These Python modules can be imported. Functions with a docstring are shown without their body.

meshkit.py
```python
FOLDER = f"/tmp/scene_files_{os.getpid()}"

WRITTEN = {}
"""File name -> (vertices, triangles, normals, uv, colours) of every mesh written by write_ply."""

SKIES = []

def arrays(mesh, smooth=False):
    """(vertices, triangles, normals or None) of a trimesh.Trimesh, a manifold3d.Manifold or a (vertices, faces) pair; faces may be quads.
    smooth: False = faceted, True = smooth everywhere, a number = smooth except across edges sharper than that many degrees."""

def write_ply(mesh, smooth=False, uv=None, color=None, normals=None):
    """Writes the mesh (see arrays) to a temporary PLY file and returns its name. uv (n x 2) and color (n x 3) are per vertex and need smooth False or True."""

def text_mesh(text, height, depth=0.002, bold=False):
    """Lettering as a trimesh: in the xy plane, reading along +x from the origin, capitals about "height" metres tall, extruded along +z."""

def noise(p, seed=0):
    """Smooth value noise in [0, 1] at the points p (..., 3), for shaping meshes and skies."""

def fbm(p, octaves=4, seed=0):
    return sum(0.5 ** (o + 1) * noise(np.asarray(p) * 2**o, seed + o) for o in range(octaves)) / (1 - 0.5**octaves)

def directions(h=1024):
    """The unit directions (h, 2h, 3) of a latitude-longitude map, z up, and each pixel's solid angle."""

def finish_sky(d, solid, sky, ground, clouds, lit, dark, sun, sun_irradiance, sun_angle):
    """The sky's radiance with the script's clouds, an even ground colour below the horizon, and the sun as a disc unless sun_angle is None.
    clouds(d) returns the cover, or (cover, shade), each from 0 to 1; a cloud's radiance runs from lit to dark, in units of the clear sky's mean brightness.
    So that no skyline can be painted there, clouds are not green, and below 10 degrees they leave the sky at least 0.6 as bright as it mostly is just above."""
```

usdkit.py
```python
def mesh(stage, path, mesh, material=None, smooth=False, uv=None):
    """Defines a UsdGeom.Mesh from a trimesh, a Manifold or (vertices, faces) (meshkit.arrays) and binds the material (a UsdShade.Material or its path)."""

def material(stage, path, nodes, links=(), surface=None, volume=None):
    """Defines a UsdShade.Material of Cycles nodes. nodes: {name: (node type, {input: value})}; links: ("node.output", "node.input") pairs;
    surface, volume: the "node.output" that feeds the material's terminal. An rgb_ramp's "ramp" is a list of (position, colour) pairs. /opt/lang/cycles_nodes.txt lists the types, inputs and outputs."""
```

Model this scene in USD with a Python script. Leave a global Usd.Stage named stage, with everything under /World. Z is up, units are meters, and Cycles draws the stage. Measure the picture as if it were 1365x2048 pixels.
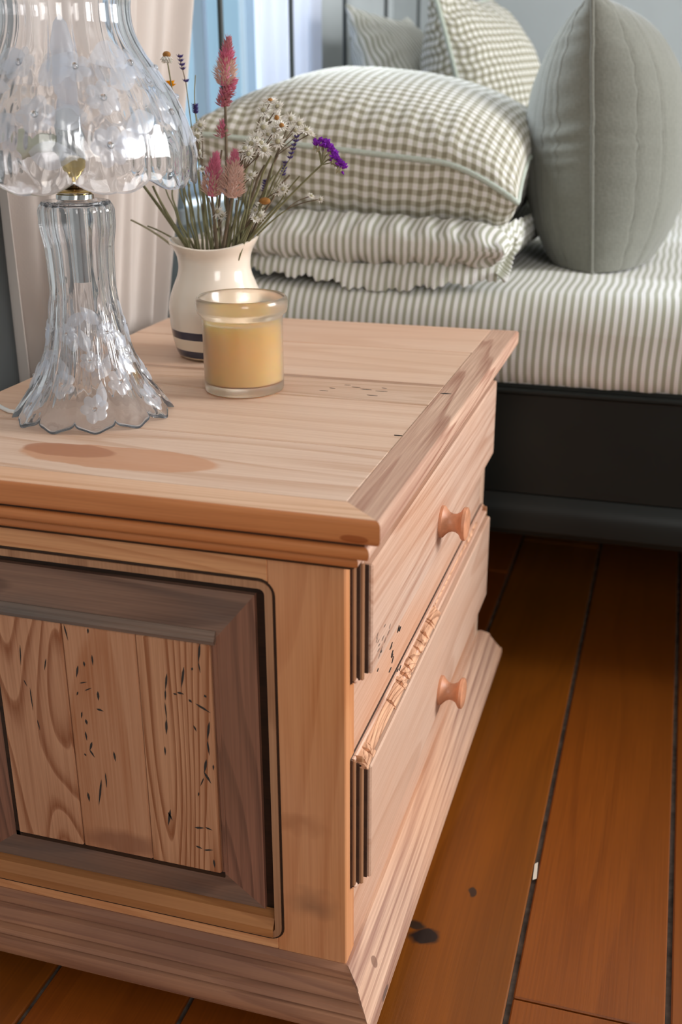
import math, random
import numpy as np, trimesh, manifold3d, usdkit, meshkit
from shapely.geometry import Polygon
from pxr import Usd, UsdGeom, UsdLux, UsdShade, Gf, Sdf
stage = Usd.Stage.CreateInMemory()
UsdGeom.SetStageUpAxis(stage, 'Z')
UsdGeom.Xform.Define(stage, '/World')
PI = math.pi
# ------------------------------------------------------------ camera
YAW, PITCH, ROLL = math.radians(-16.9), math.radians(21.2), math.radians(-.2)
HT = .545                                     # height of the nightstand top
def _rot():
    f = np.array([math.sin(YAW)*math.cos(PITCH), math.cos(YAW)*math.cos(PITCH), -math.sin(PITCH)])
    r = np.array([math.cos(YAW), -math.sin(YAW), 0]); u = np.cross(r, f)
    c, s = math.cos(ROLL), math.sin(ROLL)
    return c*r+s*u, -s*r+c*u, f
CR, CU, CF = _rot()
EYE = np.array([.18813, -.71911, .84234])
FPX = 2160.
cam = UsdGeom.Camera.Define(stage, '/World/camera')
m = Gf.Matrix4d(*CR, 0, *CU, 0, *(-CF), 0, *EYE, 1)
cam.AddTransformOp().Set(m)
cam.CreateHorizontalApertureAttr(24.0)
cam.CreateFocalLengthAttr(24.0*FPX/1365)
cam.CreateFStopAttr(5.0)
cam.CreateFocusDistanceAttr(1.06)
cam.CreateClippingRangeAttr(Gf.Vec2f(.05, 200))
cam.CreateExposureAttr(0.15)
def ray(p): return CF + CR*(p[0]-682.5)/FPX - CU*(p[1]-1024)/FPX
def on(axis, val, p):                         # the point of a plane (x, y or z = val) that a measured point lies on
    r = ray(p); return EYE + r*((val-EYE[axis])/r[axis])
# ------------------------------------------------------------ light: sky through the window, two room windows
dome = UsdLux.DomeLight.Define(stage, '/World/sky_light')
dome.CreateIntensityAttr(1.0); dome.CreateColorAttr(Gf.Vec3f(.10, .16, .205))
def rect(name, pos, target, w, h, color, power):
    l = UsdLux.RectLight.Define(stage, '/World/'+name)
    z = np.array(pos, float)-np.array(target, float); z /= np.linalg.norm(z)
    up = np.array([0, 0, 1.]) if abs(z[2]) < .95 else np.array([0, 1., 0])
    x = np.cross(up, z); x /= np.linalg.norm(x); y = np.cross(z, x)
    l.AddTransformOp().Set(Gf.Matrix4d(*x, 0, *y, 0, *z, 0, *pos, 1))
    l.CreateWidthAttr(w); l.CreateHeightAttr(h); l.CreateColorAttr(Gf.Vec3f(*color)); l.CreateIntensityAttr(power)
rect('window_light', (1.30, -2.25, 1.62), (1.30, 0, 1.62), 1.0, 1.2, (1, .97, .94), 7.5)
rect('window_light_001', (2.75, 1.10, 1.50), (0, 1.10, 1.50), 1.3, 1.2, (.97, .98, 1), 21.0)
rect('window_light_002', (-2.3, 1.1, 2.9), (0, 1.3, .8), 1.4, 1.6, (.78, .88, 1), 44.0)
# ------------------------------------------------------------ helpers
ORG, NUM = {}, {}
def numbered(parent, name):
    k = NUM[(parent, name)] = NUM.get((parent, name), -1)+1
    return name if k == 0 else f'{name}_{k:03d}'
def data(p, label=None, cat=None, group=None, kind=None):
    for k, v in (('label', label), ('category', cat), ('group', group), ('kind', kind)):
        if v: p.SetCustomDataByKey(k, v)
def thing(name, label, cat, loc=(0, 0, 0), group=None, kind=None):
    path = '/World/'+numbered('/World', name)
    x = UsdGeom.Xform.Define(stage, path); x.AddTranslateOp().Set(Gf.Vec3d(*map(float, loc)))
    ORG[path] = np.array(loc, float); data(x.GetPrim(), label, cat, group, kind)
    return path
def part(parent, name, mesh, mat, smooth=False, uv=None, label=None, kind=None, origin=None):
    """A mesh in world coordinates becomes one Mesh under its thing or part."""
    parent = parent or '/World'
    path = parent+'/'+numbered(parent, name)
    o = ORG.get(parent, np.zeros(3))
    ORG[path] = o
    v, f, n = meshkit.arrays(mesh, False)
    tm = trimesh.Trimesh(v-o, f, process=False)
    usdkit.mesh(stage, path, tm, mat, smooth=smooth, uv=uv)
    data(stage.GetPrimAtPath(path), label, None, None, kind)
    return path
def single(name, mesh, mat, label, cat, smooth=False, uv=None, group=None, kind=None):
    p = part(None, name, mesh, mat, smooth, uv); data(stage.GetPrimAtPath(p), label, cat, group, kind); return p
def cat_(*ms): return trimesh.util.concatenate([x if isinstance(x, trimesh.Trimesh) else trimesh.Trimesh(*x, process=False) for x in ms])
def rbox(x0, x1, y0, y1, z0, z1, r=.001):
    r = min(r, (x1-x0)/2.01, (y1-y0)/2.01, (z1-z0)/2.01)
    pts = []
    for x, sx in ((x0, 1), (x1, -1)):
        for y, sy in ((y0, 1), (y1, -1)):
            for z, sz in ((z0, 1), (z1, -1)):
                pts += [(x, y+sy*r, z+sz*r), (x+sx*r, y, z+sz*r), (x+sx*r, y+sy*r, z)]
    return trimesh.convex.convex_hull(np.array(pts))
def hull(pts): return trimesh.convex.convex_hull(np.array(pts, float))
def sweep(profile, start, along, out, length, ms=0, me=0):
    """A moulding: the profile (outward, height) run along a straight edge with mitred ends."""
    g = trimesh.creation.extrude_polygon(Polygon(profile), 1.0, engine='earcut')
    o, h, t = g.vertices.T
    along, out = np.array(along, float), np.array(out, float)
    pos = (-o*ms)*(1-t)+(length+o*me)*t
    v = np.array(start, float)+pos[:, None]*along+o[:, None]*out+h[:, None]*np.array([0, 0, 1.])
    g2 = trimesh.Trimesh(v, g.faces, process=False)
    if g2.volume < 0: g2.invert()
    return g2
def tube(pts, r, sides=6, closed=False, caps=True):
    p = np.asarray(pts, float); n = len(p); r = np.broadcast_to(r, (n,))
    t = (np.roll(p, -1, 0)-np.roll(p, 1, 0)) if closed else np.gradient(p, axis=0)
    t /= np.linalg.norm(t, axis=1, keepdims=True)+1e-12
    a = np.zeros_like(p); ref = np.array([0, 0, 1.]) if abs(t[0, 2]) < .9 else np.array([1., 0, 0])
    for i in range(n):
        x = ref-t[i]*(ref@t[i]); x /= np.linalg.norm(x)+1e-12; a[i] = x; ref = x
    b = np.cross(t, a); ang = np.arange(sides)*2*PI/sides
    v = (p[:, None]+r[:, None, None]*(np.cos(ang)[None, :, None]*a[:, None]+np.sin(ang)[None, :, None]*b[:, None])).reshape(-1, 3)
    f = []
    for i in range(n if closed else n-1):
        for j in range(sides):
            A, B = i*sides+j, i*sides+(j+1) % sides; C, D = ((i+1) % n)*sides+(j+1) % sides, ((i+1) % n)*sides+j
            f += [(A, B, C), (A, C, D)]
    if caps and not closed:
        v = np.vstack([v, p[:1], p[-1:]])
        for j in range(sides):
            f += [(n*sides, (j+1) % sides, j), (n*sides+1, (n-1)*sides+j, (n-1)*sides+(j+1) % sides)]
    return trimesh.Trimesh(v, f, process=False)
def bez(a, b, c, n=9):
    t = np.linspace(0, 1, n)[:, None]; a, b, c = map(np.asarray, (a, b, c))
    return (1-t)**2*a+2*t*(1-t)*b+t*t*c
def grid_faces(nu, nv, wrap=False, flip=False):
    i, j = np.meshgrid(np.arange(nu-1), np.arange(nv if wrap else nv-1), indexing='ij')
    j2 = (j+1) % nv
    q = np.stack([i*nv+j, (i+1)*nv+j, (i+1)*nv+j2, i*nv+j2], -1).reshape(-1, 4)
    if flip: q = q[:, ::-1]
    return np.vstack([q[:, [0, 1, 2]], q[:, [0, 2, 3]]])
def lathe(prof, n=48, center=(0, 0, 0), axis=None):
    """Closed lathe of (r, z); the profile starts and ends on the axis or is a closed ring."""
    prof = np.array(prof, float); th = np.arange(n)*2*PI/n
    v = np.stack([prof[:, :1]*np.cos(th), prof[:, :1]*np.sin(th), np.repeat(prof[:, 1:], n, 1)], -1).reshape(-1, 3)
    m = trimesh.Trimesh(v, grid_faces(len(prof), n, True), process=True)
    m.update_faces(m.nondegenerate_faces()); m.remove_unreferenced_vertices()
    if m.volume < 0: m.invert()
    if axis is not None:
        m.apply_transform(trimesh.geometry.align_vectors([0, 0, 1], axis))
    m.apply_translation(center); return m
def sheet(P, thick, flip=False):
    """A grid of points (nu, nv, 3) given a thickness: cloth."""
    nu, nv = P.shape[:2]
    du, dv = np.gradient(P, axis=0), np.gradient(P, axis=1)
    n = np.cross(du, dv); n /= np.linalg.norm(n, axis=-1, keepdims=True)+1e-12
    a, b = (P+n*thick/2).reshape(-1, 3), (P-n*thick/2).reshape(-1, 3)
    f = [grid_faces(nu, nv), grid_faces(nu, nv, flip=True)+nu*nv]
    ring = [i*nv for i in range(nu)]+[(nu-1)*nv+j for j in range(1, nv)]+[i*nv+nv-1 for i in range(nu-2, -1, -1)]+[j for j in range(nv-2, 0, -1)]
    k = len(ring); s = []
    for i in range(k):
        A, B = ring[i], ring[(i+1) % k]; s += [(A, A+nu*nv, B), (B, A+nu*nv, B+nu*nv)]
    m = trimesh.Trimesh(np.vstack([a, b]), np.vstack(f+[np.array(s)]), process=False)
    if m.volume < 0: m.invert()
    return m
# ------------------------------------------------------------ materials
def lin(c): return tuple((x/255/12.92 if x/255 <= .04045 else ((x/255+.055)/1.055)**2.4) for x in c)
LOOKS = {}
def material(name, nodes, links, surface='p.BSDF'):
    LOOKS[name] = usdkit.material(stage, '/World/Looks/'+name, nodes, links, surface=surface); return LOOKS[name]
def plain(name, rgb, rough=.5, noise=None, bump=0, **kw):
    nodes = {'p': ('principled_bsdf', {'base_color': lin(rgb), 'roughness': rough, **kw})}; links = []
    if noise:
        sc, amt = noise; c = lin(rgb)
        nodes['t'] = ('texture_coordinate', {}); nodes['n'] = ('noise_texture', {'scale': sc, 'detail': 4})
        nodes['r'] = ('rgb_ramp', {'ramp': [(.3, tuple(x*(1-amt) for x in c)), (.7, tuple(min(1, x*(1+amt)) for x in c))]})
        links += [('t.object', 'n.vector'), ('n.fac', 'r.fac'), ('r.color', 'p.base_color')]
        if bump:
            nodes['b'] = ('bump', {'strength': bump, 'distance': .002}); links += [('n.fac', 'b.height'), ('b.normal', 'p.normal')]
    return material(name, nodes, links)
AX = {'x': 0, 'y': 1, 'z': 2}
def wood(name, light, dark, axis='x', seed=0, freq=34, cross=1.0, streak=.35, blotch=None, blotch_amt=.5, rough=.55, spots=(), coat=0, grain=.5, bump=.25, stretch=.10, spec=.35, bsc=5.0):
    """Plain-sawn pine: contour lines of a noise drawn out along the grain, fine streaks, blotches of old stain and single marks (spots)."""
    rs = np.random.RandomState(seed+11)
    k = AX[axis]
    s1 = [1.0, 1.0, 1.0]; s1[k] = stretch
    s2 = [1.0, 1.0, 1.0]; s2[k] = .018
    N = {'t': ('texture_coordinate', {}),
         'm1': ('mapping', {'scale': tuple(s1), 'location': tuple(rs.uniform(-9, 9, 3))}),
         'm2': ('mapping', {'scale': tuple(s2), 'location': tuple(rs.uniform(-9, 9, 3))}),
         'n1': ('noise_texture', {'scale': 7.0*cross, 'detail': 1.5, 'roughness': .4}),
         'k1': ('math', {'math_type': 'multiply', 'value2': float(freq)}),
         'f1': ('math', {'math_type': 'fraction'}),
         'g': ('rgb_ramp', {'ramp': [(0, (0, 0, 0)), (.55, (.22, .22, .22)), (.86, (1, 1, 1)), (.95, (.75, .75, .75)), (1, (0, 0, 0))]}),
         'n2': ('noise_texture', {'scale': 420.0, 'detail': 3}),
         's': ('rgb_ramp', {'ramp': [(.35, (0, 0, 0)), (.7, (1, 1, 1))]}),
         'mul': ('math', {'math_type': 'multiply', 'value2': float(grain)}),
         'mul2': ('math', {'math_type': 'multiply', 'value2': float(streak)}),
         'add': ('math', {'math_type': 'add', 'use_clamp': True}),
         'c': ('mix_color', {'a': lin(light), 'b': lin(dark)}),
         'p': ('principled_bsdf', {'roughness': rough, 'coat_weight': coat, 'coat_roughness': .25, 'specular_ior_level': spec})}
    L = [('t.object', 'm1.vector'), ('t.object', 'm2.vector'), ('m1.vector', 'n1.vector'), ('n1.fac', 'k1.value1'), ('k1.value', 'f1.value1'), ('f1.value', 'g.fac'),
         ('m2.vector', 'n2.vector'), ('n2.fac', 's.fac'), ('g.color', 'mul.value1'), ('s.color', 'mul2.value1'), ('mul.value', 'add.value1'), ('mul2.value', 'add.value2'), ('add.value', 'c.fac')]
    out = 'c.result'
    if blotch:
        s3 = [1.0]*3; s3[k] = .35
        N['m3'] = ('mapping', {'scale': tuple(s3), 'location': tuple(rs.uniform(-9, 9, 3))})
        N['n3'] = ('noise_texture', {'scale': bsc, 'detail': 3, 'roughness': .55})
        N['r3'] = ('rgb_ramp', {'ramp': [(.42, (0, 0, 0)), (.68, (blotch_amt,)*3)]})
        N['c3'] = ('mix_color', {'b': lin(blotch)})
        L += [('t.object', 'm3.vector'), ('m3.vector', 'n3.vector'), ('n3.fac', 'r3.fac'), ('r3.color', 'c3.fac'), (out, 'c3.a')]; out = 'c3.result'
    for i, (c, r, col, amt, warp, *sf) in enumerate(spots):
        N[f'w{i}'] = ('noise_texture', {'scale': 38.0, 'detail': 2}); N[f'v{i}'] = ('vector_math', {'math_type': 'multiply_add', 'vector2': (warp,)*3})
        N[f'd{i}'] = ('vector_math', {'math_type': 'subtract', 'vector2': tuple(np.array(c, float)+warp*.5)})
        N[f'e{i}'] = ('vector_math', {'math_type': 'divide', 'vector2': tuple(r)}); N[f'l{i}'] = ('vector_math', {'math_type': 'length'})
        N[f'q{i}'] = ('map_range', {'from_min': 1.0, 'from_max': sf[0] if sf else .86, 'to_min': 0.0, 'to_max': float(amt), 'clamp': True}); N[f'x{i}'] = ('mix_color', {'b': lin(col)})
        L += [('t.object', f'w{i}.vector'), (f'w{i}.color', f'v{i}.vector1'), ('t.object', f'v{i}.vector3'), (f'v{i}.vector', f'd{i}.vector1'), (f'd{i}.vector', f'e{i}.vector1'), (f'e{i}.vector', f'l{i}.vector1'),
              (f'l{i}.value', f'q{i}.value'), (f'q{i}.result', f'x{i}.fac'), (out, f'x{i}.a')]; out = f'x{i}.result'
    L.append((out, 'p.base_color'))
    if bump:
        N['b'] = ('bump', {'strength': bump, 'distance': .0006, 'invert': True}); L += [('add.value', 'b.height'), ('b.normal', 'p.normal')]
    return material(name, N, L)
def cloth(name, a, b, period, check=False, duty=.5, overlap=None, soft=.22, rough=.9, bump=.25, sheen=.15, blue=None):
    """Woven stripes, or gingham checks, along the cloth's own UV in metres."""
    N = {'t': ('texture_coordinate', {}), 'sp': ('separate_xyz', {}), 'p': ('principled_bsdf', {'roughness': rough, 'sheen_weight': sheen, 'specular_ior_level': .2}),
         'n': ('noise_texture', {'scale': 900.0, 'detail': 2}), 'w': ('noise_texture', {'scale': 14.0, 'detail': 2})}
    L = [('t.UV', 'sp.vector'), ('t.UV', 'n.vector'), ('t.UV', 'w.vector')]
    def line(tag, sock):
        N['k'+tag] = ('math', {'math_type': 'multiply', 'value2': 2*PI/period}); N['s'+tag] = ('math', {'math_type': 'sine'})
        N['m'+tag] = ('map_range', {'from_min': -soft+1-2*duty, 'from_max': soft+1-2*duty, 'to_min': 0., 'to_max': 1., 'clamp': True})
        L.extend([(sock, 'k'+tag+'.value1'), ('k'+tag+'.value', 's'+tag+'.value1'), ('s'+tag+'.value', 'm'+tag+'.value')]); return 'm'+tag+'.result'
    fa = line('u', 'sp.x')
    if check:
        fb = line('v', 'sp.y')
        N['c1'] = ('mix_color', {'a': lin(a), 'b': lin(b)}); N['c2'] = ('mix_color', {'a': lin(b), 'b': lin(overlap)}); N['c'] = ('mix_color', {})
        L += [(fa, 'c1.fac'), (fa, 'c2.fac'), ('c1.result', 'c.a'), ('c2.result', 'c.b'), (fb, 'c.fac')]
    else:
        N['c'] = ('mix_color', {'a': lin(a), 'b': lin(b)}); L.append((fa, 'c.fac'))
    N['h'] = ('mix_color', {'blend_type': 'multiply', 'fac': .25}); L += [('c.result', 'h.a'), ('n.color', 'h.b')]
    N['g'] = ('gamma', {'gamma': 1.0}); L += [('h.result', 'g.color'), ('g.color', 'p.base_color')]
    if bump:
        N['b'] = ('bump', {'strength': bump, 'distance': .001}); L += [('n.fac', 'b.height'), ('b.normal', 'p.normal')]
    return material(name, N, L)
NO = np.array([-.25, .36, .033])             # the nightstand's base
def loc(*p): return tuple(np.array(p, float)-NO)
T_L, T_D = (229, 198, 175), (199, 154, 123)
W = {}
stain = (187, 128, 92)
W['top1'] = wood('pine_top', T_L, T_D, 'x', 1, freq=16, grain=.55, cross=1.1, blotch=(230, 204, 182), blotch_amt=.5,
    spots=[(loc(*on(2, HT, (235, 915))), (.098, .030, .03), (206, 150, 114), .85, .010, .93), (loc(*on(2, HT, (138, 900))), (.048, .018, .03), (180, 122, 90), .85, .006, .9)])
W['top2'] = wood('pine_top_even', (230, 198, 173), (204, 160, 130), 'x', 2, freq=11, grain=.4, blotch=(212, 168, 136), blotch_amt=.5)
W['top3'] = wood('pine_top_worn', (222, 191, 167), (186, 144, 114), 'x', 3, freq=16, grain=.45, blotch=(190, 145, 112), blotch_amt=.5,
    spots=[(loc(-.28, .411, HT), (.5, .010, .03), (150, 108, 82), .55, .004)])
W['top4'] = wood('pine_top_back', (228, 195, 170), (207, 164, 135), 'x', 4, freq=10, grain=.4, blotch=(220, 174, 144), blotch_amt=.5)
W['strip_x'] = wood('pine_strip', (231, 192, 160), (200, 148, 110), 'x', 5, freq=22, grain=.5, blotch=(222, 150, 98), blotch_amt=.35)
W['strip_y'] = wood('pine_strip_front', (222, 186, 160), (160, 112, 90), 'y', 6, freq=20, grain=.6, streak=.55, blotch=(176, 130, 110), blotch_amt=.6, cross=2.6, stretch=.03)
W['edge_x'] = wood('orange_pine_edge', (206, 132, 78), (162, 92, 48), 'x', 7, freq=10, grain=.4, blotch=(188, 106, 52), blotch_amt=.6, rough=.4,
    spots=[(loc(-.02, 0, .530), (.012, .02, .0035), (150, 76, 34), .8, .003)])
W['edge_y'] = wood('pine_cornice_front', (226, 190, 166), (176, 128, 104), 'y', 8, freq=12, grain=.5)
W['dark_x'] = wood('dark_stain_and_shade', (58, 38, 24), (34, 24, 18), 'x', 9, freq=10)  # old stain in the grooves, and the painted shade line around the field
W['dark_y'] = wood('stained_groove_front', (74, 50, 38), (46, 32, 26), 'y', 10, freq=10)
W['rail_x'] = wood('pine_rail', (226, 166, 116), (190, 124, 78), 'x', 12, freq=22, grain=.5, blotch=(206, 140, 92), blotch_amt=.5, cross=1.6)
W['stile_z'] = wood('pine_stile', (214, 150, 100), (188, 118, 70), 'z', 13, freq=12, grain=.4, streak=.45, blotch=(222, 172, 138), blotch_amt=.6,
    spots=[(loc(-.068, .028, .150), (.030, .03, .022), (140, 100, 74), .65, .03, .1), (loc(-.085, .028, .235), (.040, .03, .014), (168, 108, 70), .5, .03, .2)])
W['post_z'] = wood('pine_post_front', (220, 188, 162), (194, 150, 122), 'z', 14, freq=10, grain=.45, streak=.3,
    spots=[(loc(-.036, .036, .255), (.03, .0065, .024), (112, 100, 92), .9, .003)])
W['field_a'] = wood('panel_board_cathedral', (204, 152, 116), (150, 94, 62), 'z', 22, freq=34, grain=.8, stretch=.16, cross=1.3)
W['field_b'] = wood('panel_board_plain', (200, 148, 112), (172, 112, 74), 'z', 17, freq=20, grain=.55, streak=.5, blotch=(208, 158, 122), blotch_amt=.5,
    spots=[(loc(-.262, .034, .173), (.06, .03, .016), (140, 92, 68), .7, .02, .4)])
W['field_c'] = wood('panel_board_lined', (208, 156, 118), (152, 96, 62), 'z', 18, freq=30, grain=.85, streak=.45, cross=1.5)
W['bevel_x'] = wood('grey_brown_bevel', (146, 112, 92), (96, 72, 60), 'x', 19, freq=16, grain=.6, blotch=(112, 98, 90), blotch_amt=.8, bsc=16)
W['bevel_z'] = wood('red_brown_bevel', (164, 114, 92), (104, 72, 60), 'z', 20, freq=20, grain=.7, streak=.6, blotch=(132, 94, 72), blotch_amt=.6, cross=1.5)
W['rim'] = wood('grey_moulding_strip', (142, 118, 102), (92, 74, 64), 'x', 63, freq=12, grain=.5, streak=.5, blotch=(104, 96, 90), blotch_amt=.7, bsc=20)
W['bead'] = wood('pine_bead', (186, 140, 104), (140, 96, 66), 'z', 21, freq=10)
W['beadlow'] = wood('orange_bead', (206, 140, 82), (160, 96, 48), 'x', 22, freq=12, blotch=(130, 88, 58), blotch_amt=.5)
W['plinth_x'] = wood('worn_plinth', (184, 132, 98), (132, 88, 66), 'x', 24, freq=16, grain=.5, blotch=(120, 84, 70), blotch_amt=.75, bsc=9)
W['plinth_y'] = wood('pine_plinth_front', (217, 179, 152), (150, 108, 90), 'y', 25, freq=18, grain=.6, streak=.5, stretch=.03, blotch=(220, 160, 118), blotch_amt=.5, cross=1.6,
    spots=[(loc(-.008, .06, .07), (.03, .006, .006), (128, 92, 74), .8, .003), (loc(-.0, .05, .045), (.03, .012, .004), (92, 78, 72), .8, .004)])
W['draw1'] = wood('drawer_pine', (215, 185, 164), (172, 130, 108), 'y', 26, freq=16, grain=.5, streak=.5, stretch=.045, blotch=(206, 150, 112), blotch_amt=.45, cross=1.3)
W['draw2'] = wood('drawer_pine_worn', (211, 180, 158), (182, 142, 118), 'y', 27, freq=14, grain=.5, streak=.4, blotch=(204, 152, 118), blotch_amt=.5)
W['midrail'] = wood('pine_mid_rail', (216, 183, 160), (180, 134, 108), 'y', 28, freq=14, grain=.5, stretch=.04, streak=.5, blotch=(210, 146, 104), blotch_amt=.5)
W['raw'] = wood('raw_splintered_wood', (232, 182, 146), (150, 104, 76), 'y', 61, freq=30, grain=.6, streak=.7, cross=4, rough=.9)
W['knob'] = plain('turned_pine_knob', (206, 144, 108), .45, (60, .2))
W['inside'] = plain('dark_carcass', (60, 44, 34), .8)
M_worm = plain('dark_wormhole', (52, 46, 42), .9)
FLO = [wood(f'varnished_plank_{k}', a, b, 'y', 40+k, freq=9, grain=.35, streak=.4, blotch=c, blotch_amt=.6, rough=.38, coat=.25, spec=.4, bsc=3.0)
       for k, (a, b, c) in enumerate([((142, 76, 16), (110, 54, 8), (120, 66, 12)), ((144, 74, 17), (112, 52, 9), (130, 62, 14)), ((136, 72, 17), (106, 52, 9), (114, 60, 15)), ((138, 69, 16), (102, 47, 8), (126, 57, 13))])]
FLO.append(wood('varnished_plank_marked', (142, 76, 15), (110, 54, 8), 'y', 46, freq=9, grain=.35, streak=.4, blotch=(106, 64, 16), blotch_amt=.6, rough=.38, coat=.25, spec=.4, bsc=3.0,
    spots=[(on(2, 0, (851, 1874)), (.016, .015, .02), (26, 23, 22), .97, .024, .7), (on(2, 0, (832, 1848)), (.015, .008, .02), (40, 34, 28), .9, .020, .6), (on(2, 0, (945, 1784)), (.005, .008, .02), (46, 38, 32), .9, .012, .7)]))
M_gap = plain('floor_gap_dust', (104, 92, 82), .95, (60, .55))
M_wall = plain('grey_green_wall_paint', (166, 172, 173), .8, (6, .03))
M_ceil = plain('ceiling_paint', (190, 188, 184), .9)
M_trim = plain('white_window_paint', (206, 212, 216), .5)
M_blue = plain('blue_grey_casing', (138, 150, 158), .5)
M_bed = plain('black_green_bed_paint', (20, 24, 21), .42, (8, .2), specular_ior_level=.3)
M_iron = plain('dark_green_bar_paint', (34, 44, 42), .4)
M_ging = cloth('sage_gingham', (232, 229, 224), (190, 186, 168), .0152, True, overlap=(146, 140, 118))
M_ging2 = cloth('sage_gingham_small', (230, 228, 222), (172, 168, 148), .0150, True, overlap=(140, 136, 118))
M_stripe = cloth('sage_ticking', (232, 230, 226), (170, 170, 150), .0112, duty=.46)
M_stripe2 = cloth('sage_ticking_sham', (228, 228, 222), (164, 166, 146), .013, duty=.45)
M_pipe = plain('sage_piping', (176, 184, 172), .9, (300, .1))
M_linen = plain('grey_green_linen', (112, 112, 102), .95, (240, .10), .3, sheen_weight=.25)
def curtain_mat(name, rgb, trans):
    return material(name, {'t': ('texture_coordinate', {}), 'n': ('noise_texture', {'scale': 500.0}), 'd': ('diffuse_bsdf', {'color': lin(rgb)}), 'tr': ('translucent_bsdf', {'color': lin(rgb)}), 'm': ('mix_closure', {'fac': trans}),
        'b': ('bump', {'strength': .2, 'distance': .001})}, [('t.object', 'n.vector'), ('n.fac', 'b.height'), ('b.normal', 'd.normal'), ('d.BSDF', 'm.closure1'), ('tr.BSDF', 'm.closure2')], 'm.closure')
M_cream = curtain_mat('cream_linen_curtain', (214, 202, 193), .2)
M_sheer = curtain_mat('white_sheer_curtain', (224, 227, 235), .45)
M_glass = material('clear_pressed_glass', {'p': ('principled_bsdf', {'base_color': (.985, .99, 1), 'roughness': .015, 'transmission_weight': 1.0, 'ior': 1.5})}, [])
M_cut = material('hazy_pressed_glass', {'p': ('principled_bsdf', {'base_color': (.985, .99, 1), 'roughness': .015, 'transmission_weight': 1.0, 'ior': 1.47}), 'd': ('diffuse_bsdf', {'color': (.84, .88, .93)}), 'l': ('translucent_bsdf', {'color': (.84, .88, .93)}), 'a': ('mix_closure', {'fac': .5}), 'm': ('mix_closure', {'fac': .035})},
    [('d.BSDF', 'a.closure1'), ('l.BSDF', 'a.closure2'), ('p.BSDF', 'm.closure1'), ('a.closure', 'm.closure2')], 'm.closure')
M_frost = material('etched_glass', {'t': ('transparent_bsdf', {'color': (.96, .97, 1)}), 'd': ('diffuse_bsdf', {'color': (.82, .87, .94)}), 'l': ('translucent_bsdf', {'color': (.82, .87, .94)}), 'g': ('glossy_bsdf', {'roughness': .25, 'color': (1, 1, 1)}),
    'a': ('mix_closure', {'fac': .5}), 'b': ('mix_closure', {'fac': .16}), 'c': ('mix_closure', {'fac': .38})},
    [('d.BSDF', 'a.closure1'), ('l.BSDF', 'a.closure2'), ('a.closure', 'b.closure1'), ('g.BSDF', 'b.closure2'), ('t.BSDF', 'c.closure1'), ('b.closure', 'c.closure2')], 'c.closure')
M_pane = material('window_pane_glass', {'t': ('transparent_bsdf', {}), 'g': ('glossy_bsdf', {'roughness': .02}), 'm': ('mix_closure', {'fac': .06})}, [('t.BSDF', 'm.closure1'), ('g.BSDF', 'm.closure2')], 'm.closure')
M_brass = plain('brass', (214, 186, 120), .25, metallic=1.0)
M_bronze = plain('dark_bronze', (74, 58, 44), .35, metallic=.9)
M_steel = plain('polished_steel', (222, 222, 220), .12, metallic=1.0)
M_cord = plain('white_cord', (226, 224, 220), .5)
M_sock = plain('cream_socket_sleeve', (196, 196, 170), .5)
M_jar = material('frosted_jar_glass', {'p': ('principled_bsdf', {'base_color': (.98, .90, .78), 'roughness': .24, 'transmission_weight': .95, 'ior': 1.35, 'coat_weight': .35, 'coat_roughness': .06})}, [])
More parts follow.
